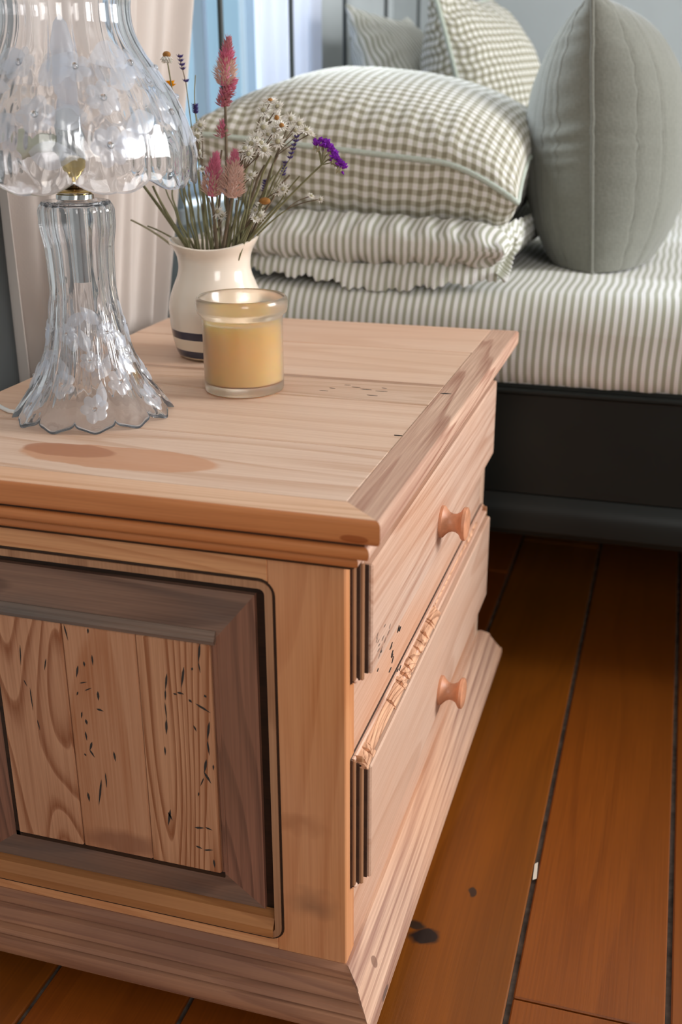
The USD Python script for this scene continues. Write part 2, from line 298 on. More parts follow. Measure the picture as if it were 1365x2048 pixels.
M_wax = plain('amber_wax', (252, 202, 130), .6, subsurface_weight=.6, subsurface_radius=(.02, .01, .004), subsurface_scale=.4)
M_crock = material('cream_glaze_with_navy_bands', {'t': ('texture_coordinate', {}), 's': ('separate_xyz', {}), 'n': ('noise_texture', {'scale': 30.0}), 'w': ('math', {'math_type': 'multiply_add', 'value2': .0012}),
    'r': ('rgb_ramp', {'interpolate': False, 'ramp': [(0, lin((214, 196, 168))), (.035, lin((38, 44, 66))), (.095, lin((226, 210, 188))), (.196, lin((38, 44, 66))), (.262, lin((232, 216, 198)))]}),
    'k': ('math', {'math_type': 'multiply', 'value2': 1/.14}), 'p': ('principled_bsdf', {'roughness': .18, 'coat_weight': .4, 'coat_roughness': .08})},
    [('t.object', 's.vector'), ('t.object', 'n.vector'), ('n.fac', 'w.value1'), ('s.z', 'w.value3'), ('w.value', 'k.value1'), ('k.value', 'r.fac'), ('r.color', 'p.base_color')])
M_stem = plain('dried_green_stem', (122, 118, 84), .8, (80, .25))
M_stem2 = plain('brown_dried_stem', (104, 88, 68), .8, (80, .25))
def petal_mat(name, rgb, t=.35):
    return material(name, {'d': ('diffuse_bsdf', {'color': lin(rgb)}), 'l': ('translucent_bsdf', {'color': lin(rgb)}), 'm': ('mix_closure', {'fac': t})}, [('d.BSDF', 'm.closure1'), ('l.BSDF', 'm.closure2')], 'm.closure')
M_white = petal_mat('white_petal', (242, 238, 230)); M_pale = petal_mat('pale_pink_bract', (230, 200, 186)); M_pink = petal_mat('pink_bract', (226, 140, 164)); M_rose = petal_mat('dusky_rose_bract', (206, 140, 146))
M_purple = petal_mat('purple_floret', (150, 62, 186)); M_lav = petal_mat('lavender_bud', (92, 80, 138)); M_yel = petal_mat('yellow_petal', (244, 178, 30)); M_brn = plain('brown_flower_centre', (150, 102, 46), .9, (300, .3)); M_calyx = petal_mat('pale_calyx', (188, 180, 150))
# ------------------------------------------------------------ the room
XL, XR, YF, YB, ZC = -.62, 2.8, -2.3, 2.45, 2.55
fl = part(None, 'floor', rbox(XL, XR, YF, YB, -.05, -.0072, .0005), M_gap); data(stage.GetPrimAtPath(fl), 'orange-brown varnished plank floor with open dusty gaps', None, None, 'structure')
rs = random.Random(4)
seams = [.107+.1515*k+rs.uniform(-.004, .004)*(k not in (0, 1)) for k in range(-5, 19)]
for a, b in zip(seams[:-1], seams[1:]):
    a, b = max(a, XL), min(b, XR)
    if b-a < .03: continue
    near = abs(a-.107) < .01
    cuts = [YF, .125, YB] if near else [YF, rs.uniform(-1.8, -.6), rs.uniform(1.1, 2.2), YB]
    for c, d in zip(cuts[:-1], cuts[1:]):
        marked = abs(b-.107) < .01
        part(fl, 'plank', rbox(a+.0028, b-.0028, c+.001, d-.001, -.007, rs.uniform(-.0006, 0), .0015), FLO[4] if marked else FLO[rs.randrange(4)])
part(fl, 'paint_chip', hull([on(2, -.0005, p) for p in ((1066, 1760), (1074, 1757), (1070, 1728), (1077, 1724))]+[on(2, -.0065, (1070, 1745))]), plain('pale_paint_chip', (210, 200, 184), .7), label='pale paint flake caught in the floor gap')
def struct(name, mesh, mat, label):
    p = part(None, name, mesh, mat); data(stage.GetPrimAtPath(p), label, None, None, 'structure'); return p
WY0, WY1, WZ0, WZ1 = 1.00, 1.66, .66, 2.1
left = cat_(rbox(XL-.14, XL, YF, WY0, 0, ZC), rbox(XL-.14, XL, WY1, YB+.1, 0, ZC), rbox(XL-.14, XL, WY0, WY1, 0, WZ0), rbox(XL-.14, XL, WY0, WY1, WZ1, ZC))
struct('wall_left', left, M_wall, 'grey-green painted wall with the window beside the bed')
struct('wall_back', rbox(XL-.14, XR+.1, YB, YB+.1, 0, ZC), M_wall, 'grey-green painted wall behind the pillows')
struct('wall_right', rbox(XR, XR+.1, YF, YB, 0, ZC), M_wall, 'grey-green wall opposite the window')
struct('wall_front', rbox(XL-.14, XR+.1, YF-.1, YF, 0, ZC), M_wall, 'grey-green wall behind the viewer')
struct('ceiling', rbox(XL-.14, XR+.1, YF-.1, YB+.1, ZC, ZC+.1), M_ceil, 'pale painted ceiling')
win = thing('window_1', 'blue-grey framed window between the cream and the white curtain', None, (XL-.09, (WY0+WY1)/2, WZ0), None, 'structure')
for a, b, c, d in ((WY0, WY0+.045, WZ0, WZ1), (WY1-.045, WY1, WZ0, WZ1), (WY0+.045, WY1-.045, WZ0, WZ0+.05), (WY0+.045, WY1-.045, WZ1-.05, WZ1)):
    part(win, 'window_frame', rbox(XL-.11, XL-.07, a, b, c, d, .002), M_blue)
part(win, 'glazing_bar', rbox(XL-.10, XL-.075, 1.315, 1.335, WZ0+.05, WZ1-.05, .002), M_blue)
part(win, 'pane', rbox(XL-.093, XL-.089, WY0+.04, WY1-.04, WZ0+.045, WZ1-.045, .0005), M_pane)
part(win, 'window_sill', rbox(XL-.07, XL+.02, WY0-.03, WY1+.03, WZ0-.025, WZ0+.003, .003), M_trim)
for a, b in ((WY0-.07, WY0), (WY1, WY1+.05)):
    part(win, 'window_casing', rbox(XL, XL+.014, a, b, WZ0, WZ1+.06, .003), M_blue)
# curtains
def curtain(name, x, y0f, y1f, z0, z1, folds, amp, mat, label, seed, nv=70, nu=180):
    rr = np.random.RandomState(seed)
    zz = np.linspace(z0, z1, nv); s = np.linspace(0, 1, nu); P = np.zeros((nu, nv, 3))
    ph = rr.uniform(0, 6, 4)
    for j, z in enumerate(zz):
        y = y0f(z)+(y1f(z)-y0f(z))*s
        w = np.sin(2*PI*folds*s+ph[0]+.35*np.sin(z*3+ph[1]))+.45*np.sin(2*PI*folds*2.3*s+ph[2]+.5*np.sin(z*4))+.25*np.sin(2*PI*folds*.6*s+ph[3]+z*1.5)
        P[:, j] = np.stack([x+amp*w, y+.3*amp*np.cos(2*PI*folds*s+ph[0]), np.full(nu, z)], 1)
    return single(name, sheet(P, .0015), mat, label, 'curtain', smooth=50)
curtain('linen_curtain', -.555, lambda z: .412, lambda z: min(.815+(z-.56)*.345, 1.05), .03, 2.2, 6.2, .013, M_cream, 'cream linen curtain hanging in folds behind the glass lamp and nightstand', 3)
curtain('sheer_curtain', -.585, lambda z: 1.285, lambda z: 1.70, .60, 2.25, 4.5, .009, M_sheer, 'white sheer curtain hanging in front of the window behind the headboard bars', 5)
# ------------------------------------------------------------ nightstand
ns = thing('nightstand', 'stripped pine nightstand with two drawers and a raised side panel', 'nightstand', NO)
TX0 = -.492; SW = .036; TT = .021
zt, zb = HT, HT-TT
ys = [SW, .172, .328, .414, .576, .722]
for i, (a, b) in enumerate(zip(ys[:-1], ys[1:])):
    part(ns, 'top_plank', rbox(TX0, -SW-.0003, a+.0004, b-.0004, zb, zt-(.0005 if i % 2 else 0), .0011), W[['top1', 'top2', 'top3', 'top2', 'top4'][i]], label='plank of the top with a large heart-shaped figure of darker grain' if i == 0 else None)
def nose(h0, h1, o0, o1): # rounded edge profile between the heights, from inside o0 to outside o1
    r = min((h1-h0)/2, .006); pts = [(o0, h0), (o1-r, h0)]
    pts += [(o1-r+r*math.sin(t), h0+r-r*math.cos(t)) for t in np.linspace(.3, PI/2, 4)]+[(o1-r*.6+r*.6*math.cos(t), h1-r*.6+r*.6*math.sin(t)) for t in np.linspace(0, PI/2-.2, 4)]
    return pts+[(o1-r*.6, h1), (o0, h1)]
part(ns, 'edge_strip', sweep(nose(zb, zt, -SW, 0), (TX0, 0, 0), (1, 0, 0), (0, -1, 0), -TX0, 0, 1), W['edge_x'], smooth=40, label='edge strip of the top with an orange rounded front')
top_s = sweep([(-SW, zt-.001), (-.0045, zt-.001), (-.0045, zt+.0002), (-SW, zt+.0002)], (TX0, 0, 0), (1, 0, 0), (0, -1, 0), -TX0, 0, 1)
part(ns, 'edge_strip_face', top_s, W['strip_x'])
part(ns, 'edge_strip', sweep(nose(zb, zt, -SW, 0), (0, 0, 0), (0, 1, 0), (1, 0, 0), .722, 1, 0), W['strip_y'], smooth=40)
# cornice: dark groove, two rolls, on the side, the front and the back end
Z1, Z2, Z3 = zb, zb-.0145, zb-.0265
for sname, st, al, ou, ln, ms, me, key in (('x', (-.49, .030, 0), (1, 0, 0), (0, -1, 0), .49-.036, 0, 1, 'edge_x'), ('y', (-.036, .030, 0), (0, 1, 0), (1, 0, 0), .686, 1, 0, 'edge_y')):
    dk = W['dark_'+sname]
    part(ns, 'cornice_groove', sweep([(-.005, zb-.003), (.0215, zb-.003), (.0215, zb+.0005), (-.005, zb+.0005)], st, al, ou, ln, ms, me), dk)
    part(ns, 'cornice_moulding', sweep(nose(Z2, zb-.003, -.005, .0265), st, al, ou, ln, ms, me), W[key], smooth=40)
    part(ns, 'cornice_groove', sweep([(-.005, Z2-.003), (.014, Z2-.003), (.017, Z2), (-.005, Z2)], st, al, ou, ln, ms, me), dk)
    part(ns, 'cornice_moulding', sweep(nose(Z3, Z2-.003, -.005, .0145), st, al, ou, ln, ms, me), W[key], smooth=40)
    part(ns, 'cornice_groove', sweep([(-.005, Z3-.0035), (.0075, Z3-.0035), (.011, Z3), (-.005, Z3)], st, al, ou, ln, ms, me), dk)
CB = Z3-.0035
# carcass
part(ns, 'carcass', cat_(rbox(-.484, -.056, .050, .700, .06, CB+.01, .001)), W['inside'])
PX0, PX1, PZ0, PZ1 = -.430, -.103, .108, .468       # panel opening
BZ = .089
part(ns, 'stile', rbox(PX1, -.036, .0302, .056, BZ-.02, CB, .0012), W['stile_z'])
part(ns, 'stile', rbox(-.484, PX0, .0302, .056, BZ-.02, CB, .0012), W['stile_z'])
part(ns, 'top_rail', rbox(PX0, PX1, .0306, .056, PZ1, CB, .0006), W['rail_x'])
part(ns, 'bottom_rail', rbox(PX0, PX1, .0306, .056, BZ-.02, PZ0, .0006), W['rail_x'])
def rrect(x0, x1, z0, z1, r, y, n=7):
    pts = []
    for cx, cz, a0 in ((x1-r, z1-r, 0), (x0+r, z1-r, PI/2), (x0+r, z0+r, PI), (x1-r, z0+r, 1.5*PI)):
        pts += [(cx+r*math.cos(a0+t), y, cz+r*math.sin(a0+t)) for t in np.linspace(0, PI/2, n)]
    return np.array(pts)
def ring(x0, x1, z0, z1, r, w, y0, y1):
    o = Polygon(rrect(x0, x1, z0, z1, r, 0)[:, [0, 2]]); i = Polygon(rrect(x0+w, x1-w, z0+w, z1-w, max(r-w, .001), 0)[:, [0, 2]])
    g = trimesh.creation.extrude_polygon(o.difference(i), y1-y0, engine='earcut'); v = g.vertices
    g2 = trimesh.Trimesh(np.stack([v[:, 0], y1-v[:, 2], v[:, 1]], 1), g.faces, process=False)
    if g2.volume < 0: g2.invert()
    return g2
part(ns, 'panel_outline', ring(PX0-.0068, PX1+.0068, PZ0-.0078, PZ1+.0048, .015, .003, .0298, .034), W['dark_x'], label='dark scribed line around the bead')
part(ns, 'panel_bead', cat_(ring(PX0-.0045, PX1+.0045, PZ0-.0055, PZ1+.0025, .012, .0065, .0285, .036)), W['bead'], label='light bead with rounded corners around the panel')
part(ns, 'panel_bead_lower', sweep([(-.003, .108-.006), (.003, .108-.004), (.003, .108+.005), (-.004, .108+.0125), (-.016, .108+.0135), (-.016, .108-.006)], (PX0+.004, .0302, 0), (1, 0, 0), (0, -1, 0), PX1-PX0-.008), W['beadlow'], smooth=40, label='orange lower bead of the panel frame')
part(ns, 'panel_groove', rbox(PX0-.004, PX1+.004, .0475, .0565, PZ0, PZ1, .0005), W['dark_x'])
FX0, FX1, FZ0, FZ1 = -.376, -.159, .160, .402       # raised field
OX0, OX1, OZ0, OZ1 = PX0+.008, PX1-.0165, PZ0+.014, PZ1-.0175
def bevel(a, b, c, d):                              # outer edge a-b, inner edge c-d in (x, z)
    pts = []
    for (x, z), y in ((a, .0425), (b, .0425), (c, .0375), (d, .0375)):
        pts += [(x, y, z), (x, .056, z)]
    return hull(pts)
O = [(OX0, OZ0), (OX1, OZ0), (OX1, OZ1), (OX0, OZ1)]; I = [(FX0, FZ0), (FX1, FZ0), (FX1, FZ1), (FX0, FZ1)]
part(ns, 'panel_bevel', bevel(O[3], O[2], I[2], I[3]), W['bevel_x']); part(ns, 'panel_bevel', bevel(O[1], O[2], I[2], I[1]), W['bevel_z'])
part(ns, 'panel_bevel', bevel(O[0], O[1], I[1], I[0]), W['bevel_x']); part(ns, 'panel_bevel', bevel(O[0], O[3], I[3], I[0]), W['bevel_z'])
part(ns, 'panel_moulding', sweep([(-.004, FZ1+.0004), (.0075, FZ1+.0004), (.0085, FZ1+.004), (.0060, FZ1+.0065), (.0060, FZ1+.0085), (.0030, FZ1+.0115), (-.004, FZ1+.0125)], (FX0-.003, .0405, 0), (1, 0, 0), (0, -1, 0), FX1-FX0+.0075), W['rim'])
part(ns, 'panel_moulding', rbox(FX1+.0004, FX1+.005, .0365, .046, FZ0, FZ1+.003, .0012), W['bevel_z'])
part(ns, 'field_shade_strip', cat_(rbox(FX0-.005, FX1+.002, .0366, .045, FZ0-.0062, FZ0-.0002, .0004), rbox(FX0-.0052, FX0-.0002, .0366, .045, FZ0-.006, FZ1, .0004)), W['dark_x'], label='painted shade line along the foot of the raised boards')  # thin dark strips painting the shade below and left of the raised field
bx = [FX0, -.3035, -.230, FX1]
boards = [part(ns, 'panel_board', rbox(bx[i]+.0004, bx[i+1]-.0004, .0335+(.0005 if i == 1 else 0), .052, FZ0, FZ1, .0014), W[['field_a', 'field_b', 'field_c'][i]]) for i in range(3)]
# wormholes and splits measured on the panel boards (picture positions laid on the board faces)
WH = {1: [((128, 1250), (136, 1280)), ((176, 1258), (176, 1266)), ((184, 1311), (186, 1330)), ((168, 1324), (169, 1332)), ((156, 1332), (153, 1354)), ((160, 1366), (174, 1364)), ((170, 1381), (183, 1376)), ((196, 1384), (197, 1400)), ((156, 1384), (154, 1390)),
          ((164, 1424), (163, 1436)), ((172, 1440), (174, 1448)), ((171, 1464), (174, 1480)), ((184, 1485), (180, 1500)), ((180, 1500), (189, 1514)), ((228, 1504), (231, 1522)), ((211, 1546), (214, 1575)), ((203, 1560), (198, 1610)), ((176, 1586), (179, 1602)), ((170, 1508), (172, 1511)), ((195, 1418), (206, 1422))],
      2: [((400, 1288), (397, 1325)), ((397, 1325), (401, 1345)), ((368, 1335), (363, 1375)), ((334, 1348), (331, 1380)), ((331, 1380), (331, 1400)), ((330, 1405), (334, 1440)), ((333, 1440), (333, 1468)), ((348, 1387), (353, 1389)), ((356, 1385), (367, 1388)), ((379, 1400), (383, 1404)), ((393, 1408), (420, 1425)), ((410, 1391), (412, 1394)), ((388, 1452), (393, 1462)),
          ((419, 1444), (415, 1480)), ((415, 1482), (419, 1510)), ((413, 1520), (409, 1545)), ((409, 1545), (422, 1566)), ((408, 1556), (401, 1572)), ((398, 1585), (397, 1592)), ((427, 1530), (427, 1540)), ((341, 1620), (337, 1650)), ((337, 1625), (345, 1640)), ((391, 1655), (408, 1656)), ((412, 1655), (424, 1660)), ((393, 1692), (404, 1697)), ((409, 1700), (426, 1700)), ((330, 1494), (331, 1510)), ((385, 1336), (384, 1340)), ((428, 1720), (430, 1735))],
      0: [((40, 1290), (42, 1330)), ((48, 1360), (54, 1372)), ((60, 1376), (66, 1420)), ((75, 1440), (80, 1460)), ((92, 1318), (89, 1340))]}
rs = random.Random(3)
def sliver(a, b, w, n, up):
    """A thin dark plug lying in the surface from a to b; up = the surface's normal."""
    a, b, up = np.array(a), np.array(b), np.array(up, float); d = b-a; L = np.linalg.norm(d)+1e-9; d /= L; s = np.cross(up, d)
    k = [a-d*w*.5, a+d*L*.2+s*w*.5, a+d*L*.55+s*w*.65, b+d*w*.4, a+d*L*.6-s*w*.5, a+d*L*.25-s*w*.6]
    return hull([q+up*.00025 for q in k]+[q-up*.0006 for q in k])
for i, segs in WH.items():
    part(boards[i], 'wormholes', cat_(*[sliver(on(1, .0335+(.0005 if i == 1 else 0), a), on(1, .0335+(.0005 if i == 1 else 0), b), rs.uniform(.0009, .0021)*(.5 if i == 0 else 1), 0, (0, -1, 0)) for a, b in segs]), M_worm, label='dark wormholes and splits', kind='stuff')
# front: post, drawers, rails
part(ns, 'post', rbox(-.056, -.0362, .0305, .052, BZ-.02, CB, .0008), W['post_z'])
part(ns, 'post', rbox(-.056, -.0362, .690, .716, BZ-.02, CB, .0008), W['post_z'])
part(ns, 'back_panel', rbox(-.486, -.056, .702, .714, .06, CB, .0008), W['rail_x'])
D1, D2 = (.379, .497), (.166, .303)
part(ns, 'drawer_rail', rbox(-.056, -.0368, .052, .690, D1[1]-.004, CB, .0006), W['midrail'])
part(ns, 'drawer_rail', rbox(-.056, -.0368, .052, .690, D2[1]-.004, D1[0]+.004, .0006), W['midrail'])
part(ns, 'drawer_rail', rbox(-.056, -.0368, .052, .690, BZ-.02, D2[0]+.004, .0006), W['midrail'])
def knob(parent, y, z):
    x = -.0205; pr = [(0, -.004), (.0165, -.004), (.0176, 0), (.0172, .003), (.0145, .0050), (.0112, .0085), (.0096, .0125), (.0100, .0165), (.0125, .0205), (.0165, .0228), (.0182, .0245), (.0178, .0275), (.0150, .0288), (0, .0292)]
    part(parent, 'knob', lathe(pr, 32, (x, y, z), (1, 0, 0)), W['knob'], smooth=40)
rs = np.random.RandomState(8)
for (z0, z1), mt, ky, kz in ((D1, W['draw1'], .335, .4165), (D2, W['draw2'], .360, .1965)):
    y0, y1 = .044, .698
    d = part(ns, 'drawer', rbox(-.056, -.0205, y0+.0130, y1-.0130, z0+.004, z1-.012, .0016), mt)
    for a, b, xo, key in ((y0, y0+.0036, -.0315, 'bead'), (y0+.0066, y0+.0100, -.0262, 'bead'), (y1-.0036, y1, -.0315, 'bead'), (y1-.0100, y1-.0066, -.0262, 'bead')):
        part(d, 'lip_bead', rbox(-.056, xo, a, b, z0, z1, .0013), W[key])
    part(d, 'groove', cat_(rbox(-.056, -.0355, y0-.0012, y1+.0012, z0-.001, z1+.001, .0004), rbox(-.056, -.0340, y0-.0010, y0-.0002, z0, z1, .0002), rbox(-.056, -.0293, y0+.0050, y0+.0065, z0+.001, z1-.006, .0003), rbox(-.056, -.0238, y0+.0115, y0+.0129, z0+.005, z1-.0125, .0003)), W['dark_y'], label='dark stained grooves between the lip beads')
    part(d, 'lip_bead', rbox(-.056, -.0325, y0, y1, z1-.0052, z1, .0013), W['edge_y']); part(d, 'lip_bead', rbox(-.056, -.0265, y0+.006, y1-.006, z1-.0105, z1-.0062, .0013), W['edge_y'])
    part(d, 'lip_bead', rbox(-.056, -.0305, y0, y1, z0, z0+.0035, .0012), W['edge_y'])
    knob(d, ky, kz)
    if z0 < .2:                                     # the broken top lip of the lower drawer
        n = 34; yy = np.sort(np.r_[.05, rs.uniform(.05, .64, n-2), .64]); ch = []
        for a, b in zip(yy[:-1], yy[1:]):
            h0, h1, e = z1-rs.uniform(.0095, .0115), z1-rs.uniform(.0005, .002), -.0215-rs.uniform(0, .003)-(.006 if a > .36 else 0)
            if rs.rand() < .25: h1 -= .003
            ch.append(hull([(-.036, a, h0), (e, a, h0), (-.036, b, h0), (e, b, h0+.001), (-.034, a, h1), (e-.004, a, h1-.002), (-.034, b, h1), (e-.005-rs.uniform(0, .003), b, h1-.003)]))
        part(d, 'splintered_edge', cat_(*ch), W['raw'], label='broken splintered upper edge of raw pale wood', kind='stuff')
    mk = []
    if z0 > .3:
        for _ in range(26):
            p = on(0, -.0205, (rs.uniform(752, 806), rs.uniform(1240, 1345))); q = p+np.array([0, .010*rs.uniform(.3, .8), .004*rs.uniform(0, 1)]); mk.append(sliver(p, q, rs.uniform(.0004, .0009), 0, (1, 0, 0)))
        part(d, 'wormholes', cat_(*mk), M_worm, label='cluster of small dark wormholes', kind='stuff')
# plinth
PR = [(-.010, .0905), (.001, .0895), (.0065, .0855), (.0080, .0790), (.0064, .0775), (.0120, .0760), (.0165, .0690), (.0185, .0640), (.0160, .0620), (.0235, .0600), (.0262, .0560), (.0238, .0545), (.0290, .0530), (.0316, .0480), (.0318, .0410), (.0290, .0345), (.0270, .0330), (-.010, .0330)]
PRF = [(-.010, .0905), (.003, .0892), (.0145, .0800), (.0165, .0770), (.0160, .0755), (.0275, .0545), (.0290, .0528), (.0280, .0512), (.0322, .0490), (.0330, .0420), (.0320, .0345), (.0290, .0330), (-.010, .0330)]
part(ns, 'plinth', sweep(PR, (-.49, .0305, 0), (1, 0, 0), (0, -1, 0), .49-.036, 0, 1), W['plinth_x'], smooth=28)
part(ns, 'plinth', sweep(PRF, (-.036, .0305, 0), (0, 1, 0), (1, 0, 0), .695, 1, 1), W['plinth_y'], smooth=28)
for x in (-.44, -.05):
    for y in (.06, .68):
        part(ns, 'foot', lathe([(0, 0), (.018, 0), (.023, .008), (.024, .02), (.018, .034), (0, .034)], 20, (x, y, .0002)), W['inside'], smooth=40)
# marks on the top planks
mk = []
rs = np.random.RandomState(12)
for px in ((690, 770), (705, 774), (722, 778), (660, 776), (752, 782), (640, 781), (735, 790), (765, 776)):
    p = on(2, HT, px); mk.append(sliver(p, p+[.010*rs.uniform(.5, 1.3), rs.uniform(-.001, .001), 0], rs.uniform(.0006, .0012), 0, (0, 0, 1)))
p = on(2, HT, (884, 787)); mk.append(sliver(p, p+[.009, .001, 0], .003, 0, (0, 0, 1)))
p = on(2, HT, (790, 870)); mk.append(sliver(p, p+[.007, .0, 0], .0012, 0, (0, 0, 1)))
part(ns, 'wormholes', cat_(*mk), M_worm, label='dark splits in the narrow top plank', kind='stuff')
# ------------------------------------------------------------ bed
YBED = .80
bed = thing('bed', 'black-green painted bed frame with thin headboard bars beside the nightstand', 'bed', (.5, 1.6, 0))
part(bed, 'side_rail', rbox(-.50, 1.62, YBED, YBED+.03, .285, .452, .003), M_bed)
part(bed, 'rail_ledge', rbox(-.50, 1.62, YBED-.008, YBED+.03, .438, .447, .003), M_bed)
part(bed, 'rail_moulding', sweep([(-.03, .225), (.010, .225), (.016, .235), (.016, .262), (.008, .276), (.0, .286), (-.03, .286)], (-.50, YBED, 0), (1, 0, 0), (0, -1, 0), 2.12), M_bed, smooth=30)
part(bed, 'side_rail', rbox(-.50, 1.62, 2.31, 2.34, .225, .452, .003), M_bed)
part(bed, 'foot_rail', rbox(1.59, 1.62, YBED+.03, 2.31, .225, .452, .003), M_bed)
part(bed, 'slat_base', rbox(-.49, 1.59, YBED+.03, 2.31, .30, .33, .002), M_bed)
for x, y in ((-.49, YBED+.03), (-.49, 2.30), (1.58, YBED+.04), (1.58, 2.28)):
    part(bed, 'leg', rbox(x-.022, x+.022, y-.022, y+.022, 0, .29, .004), M_bed)
for y in (.98, 1.311, 1.651, 1.992, 2.33):
    part(bed, 'headboard_bar', tube([(-.52, y, .30), (-.52, y, 1.3)], .0046, 10), M_iron, smooth=50)
part(bed, 'headboard_rail', rbox(-.532, -.508, .95, 2.345, 1.3, 1.325, .004), M_iron)
part(bed, 'headboard_rail', rbox(-.532, -.508, .95, 2.345, .29, .315, .004), M_iron)
# mattress in its striped sheet
MT = .578
def mattress():
    prof = []                                       # across the bed, (y, z, s)
    pts = [(YBED+.012, .449), (YBED+.002, .456), (YBED-.004, .47)]+[(YBED-.006, z) for z in np.linspace(.485, .53, 8)]
    pts += [(YBED+.044-.05*math.cos(t), .528+.05*math.sin(t)) for t in np.linspace(.1, PI/2, 9)]
    pts += [(y, .578) for y in np.linspace(YBED+.07, 2.26, 44)]
    pts += [(2.26+.05*math.sin(t), .528+.05*math.cos(t)) for t in np.linspace(.3, PI/2, 5)]+[(2.31, .45)]
    pts = np.array(pts); s = np.r_[0, np.cumsum(np.linalg.norm(np.diff(pts, axis=0), axis=1))]
    xs = np.linspace(-.495, 1.57, 300); nu, nv = len(xs), len(pts)
    P = np.zeros((nu, nv, 3)); P[..., 0] = xs[:, None]; P[..., 1] = pts[:, 0]; P[..., 2] = pts[:, 1]
    nz = meshkit.fbm(np.stack([P[..., 0]*7, P[..., 1]*5, P[..., 2]*9], -1), 3, 5)-.5
    front = np.clip((YBED+.05-P[..., 1])/.05, 0, 1)
    P[..., 2] += .012*nz*(1-front)*np.clip((P[..., 1]-.8)*6, 0, 1); P[..., 1] -= .010*nz*front
    hem = np.clip(1-s/.045, 0, 1)[None, :]
    pk = np.sin(xs*190+4*np.sin(xs*23))[:, None]; P[..., 1] += .0028*pk*hem; P[..., 2] -= (.006*(meshkit.noise(np.stack([xs*6, xs*0, xs*0], -1), 3)[:, None]))*hem
    uv = np.stack([P[..., 0]+.0012*np.sin(s*40)[None], np.broadcast_to(s, (nu, nv))], -1)
    f = grid_faces(nu, nv, flip=True)
    m = trimesh.Trimesh(P.reshape(-1, 3), f, process=False)
    if m.face_normals[len(f)//4].dot([0, 0, 1]) < 0 and m.face_normals[:, 2].sum() < 0: m.invert()
    return m, uv.reshape(-1, 2)
mt = thing('mattress', 'mattress in a sage-and-white ticking striped sheet on the dark bed', 'mattress', (.5, 1.6, .45))
mm, uvm = mattress()
if mm.face_normals[:, 2].sum() < 0: mm.invert()
part(mt, 'fitted_sheet', mm, M_stripe, smooth=True, uv=uvm)
part(mt, 'mattress_core', rbox(-.49, 1.565, YBED+.006, 2.295, .333, .560, .03), M_white)
# ------------------------------------------------------------ pillows
class Cushion:
    """Two bulging faces joined along a seam. a, b half sizes, T half thickness; U, V, N the axes; c the centre."""
    def __init__(s, a, b, T, c, U, V, N, seed, pinch=.10, q=.55, n=90, wr=.006, post=None, seamw=.004, low=1.0, ql=None, fold=None):
        s.fold = fold
        s.ql = ql or q
        s.a, s.b, s.T, s.q, s.pinch, s.seed, s.wr, s.post, s.seamw, s.low = a, b, T, q, pinch, seed, wr, post, seamw, low
        s.c = np.array(c, float); s.M = np.stack([np.array(x, float)/np.linalg.norm(x) for x in (U, V, N)]); s.n = n
    def at(s, u, v, side):
        u, v = np.asarray(u, float), np.asarray(v, float)
        x = s.a*u*(1-s.pinch*(1-v*v)*u*u); y = s.b*v*(1-s.pinch*(1-u*u)*v*v)
        e = np.clip((1-u*u), 0, 1)*np.clip((1-v*v), 0, 1)
        h = s.T*e**(s.ql if side < 0 else s.q)*(s.low if side < 0 else 1.0)
        d = np.minimum(1-np.abs(u), 1-np.abs(v))
        p = np.stack([x*6, y*6, np.full_like(x, side*3.7)], -1)
        nz = meshkit.fbm(p*1.6, 4, s.seed)-.5
        edge = np.exp(-d/.16)*(1-np.exp(-d/.03))
        along = np.where(1-np.abs(u) < 1-np.abs(v), y, x)
        ru = np.sin(along*150+6*meshkit.noise(p*3, s.seed+4))*edge
        h = h+s.wr*(nz*2.2*np.clip(d/.15, 0, 1)+.75*ru)
        if s.fold: h = h+s.fold(u, v, side)
        L = np.stack([x, y, side*h], -1)
        P = s.c+L@s.M
        return s.post(P, u, v) if s.post else P
    def mesh(s):
        g = np.sin(np.linspace(-PI/2, PI/2, s.n)); u, v = np.meshgrid(g, g, indexing='ij')
        A, B = s.at(u, v, 1).reshape(-1, 3), s.at(u, v, -1).reshape(-1, 3)
        f = np.vstack([grid_faces(s.n, s.n), grid_faces(s.n, s.n, flip=True)+s.n*s.n])
        uvs = []
        for X in (A, B):                            # UV by arc length from the middle, so that the weave is not stretched
            G = X.reshape(s.n, s.n, 3); k = s.n//2; q = []
            for ax in (0, 1):
                d = np.linalg.norm(np.diff(G, axis=ax), axis=-1); d = d*.5+.5*d.mean(1-ax, keepdims=True)
                c = np.insert(np.cumsum(d, ax), 0, 0, ax); q.append(c-np.take(c, [k], ax))
            uvs.append(np.stack(q, -1).reshape(-1, 2))
        return trimesh.Trimesh(np.vstack([A, B]), f, process=False), np.vstack(uvs)
    def rim(s, n=200, off=0.):
        t = np.linspace(0, 1, n//4, endpoint=False)
        u = np.r_[-1+2*t, t*0+1, 1-2*t, t*0-1]; v = np.r_[t*0-1, -1+2*t, t*0+1, 1-2*t]
        return s.at(u*(1+off), v*(1+off), 1)*.5+s.at(u*(1+off), v*(1+off), -1)*.5
def cushion(name, label, cat, mat, cu, pipe=None, pr=.004, pname='piping', group=None):
    t = thing(name, label, cat, cu.c-np.array([0, 0, cu.T]), group)
    m, uv = cu.mesh(); part(t, 'cover', m, mat, smooth=True, uv=uv)
    if pipe is not None:
        part(t, pname, tube(cu.rim(), pr, 8, closed=True), pipe, smooth=True)
    return t
cz, sz = math.cos, math.sin
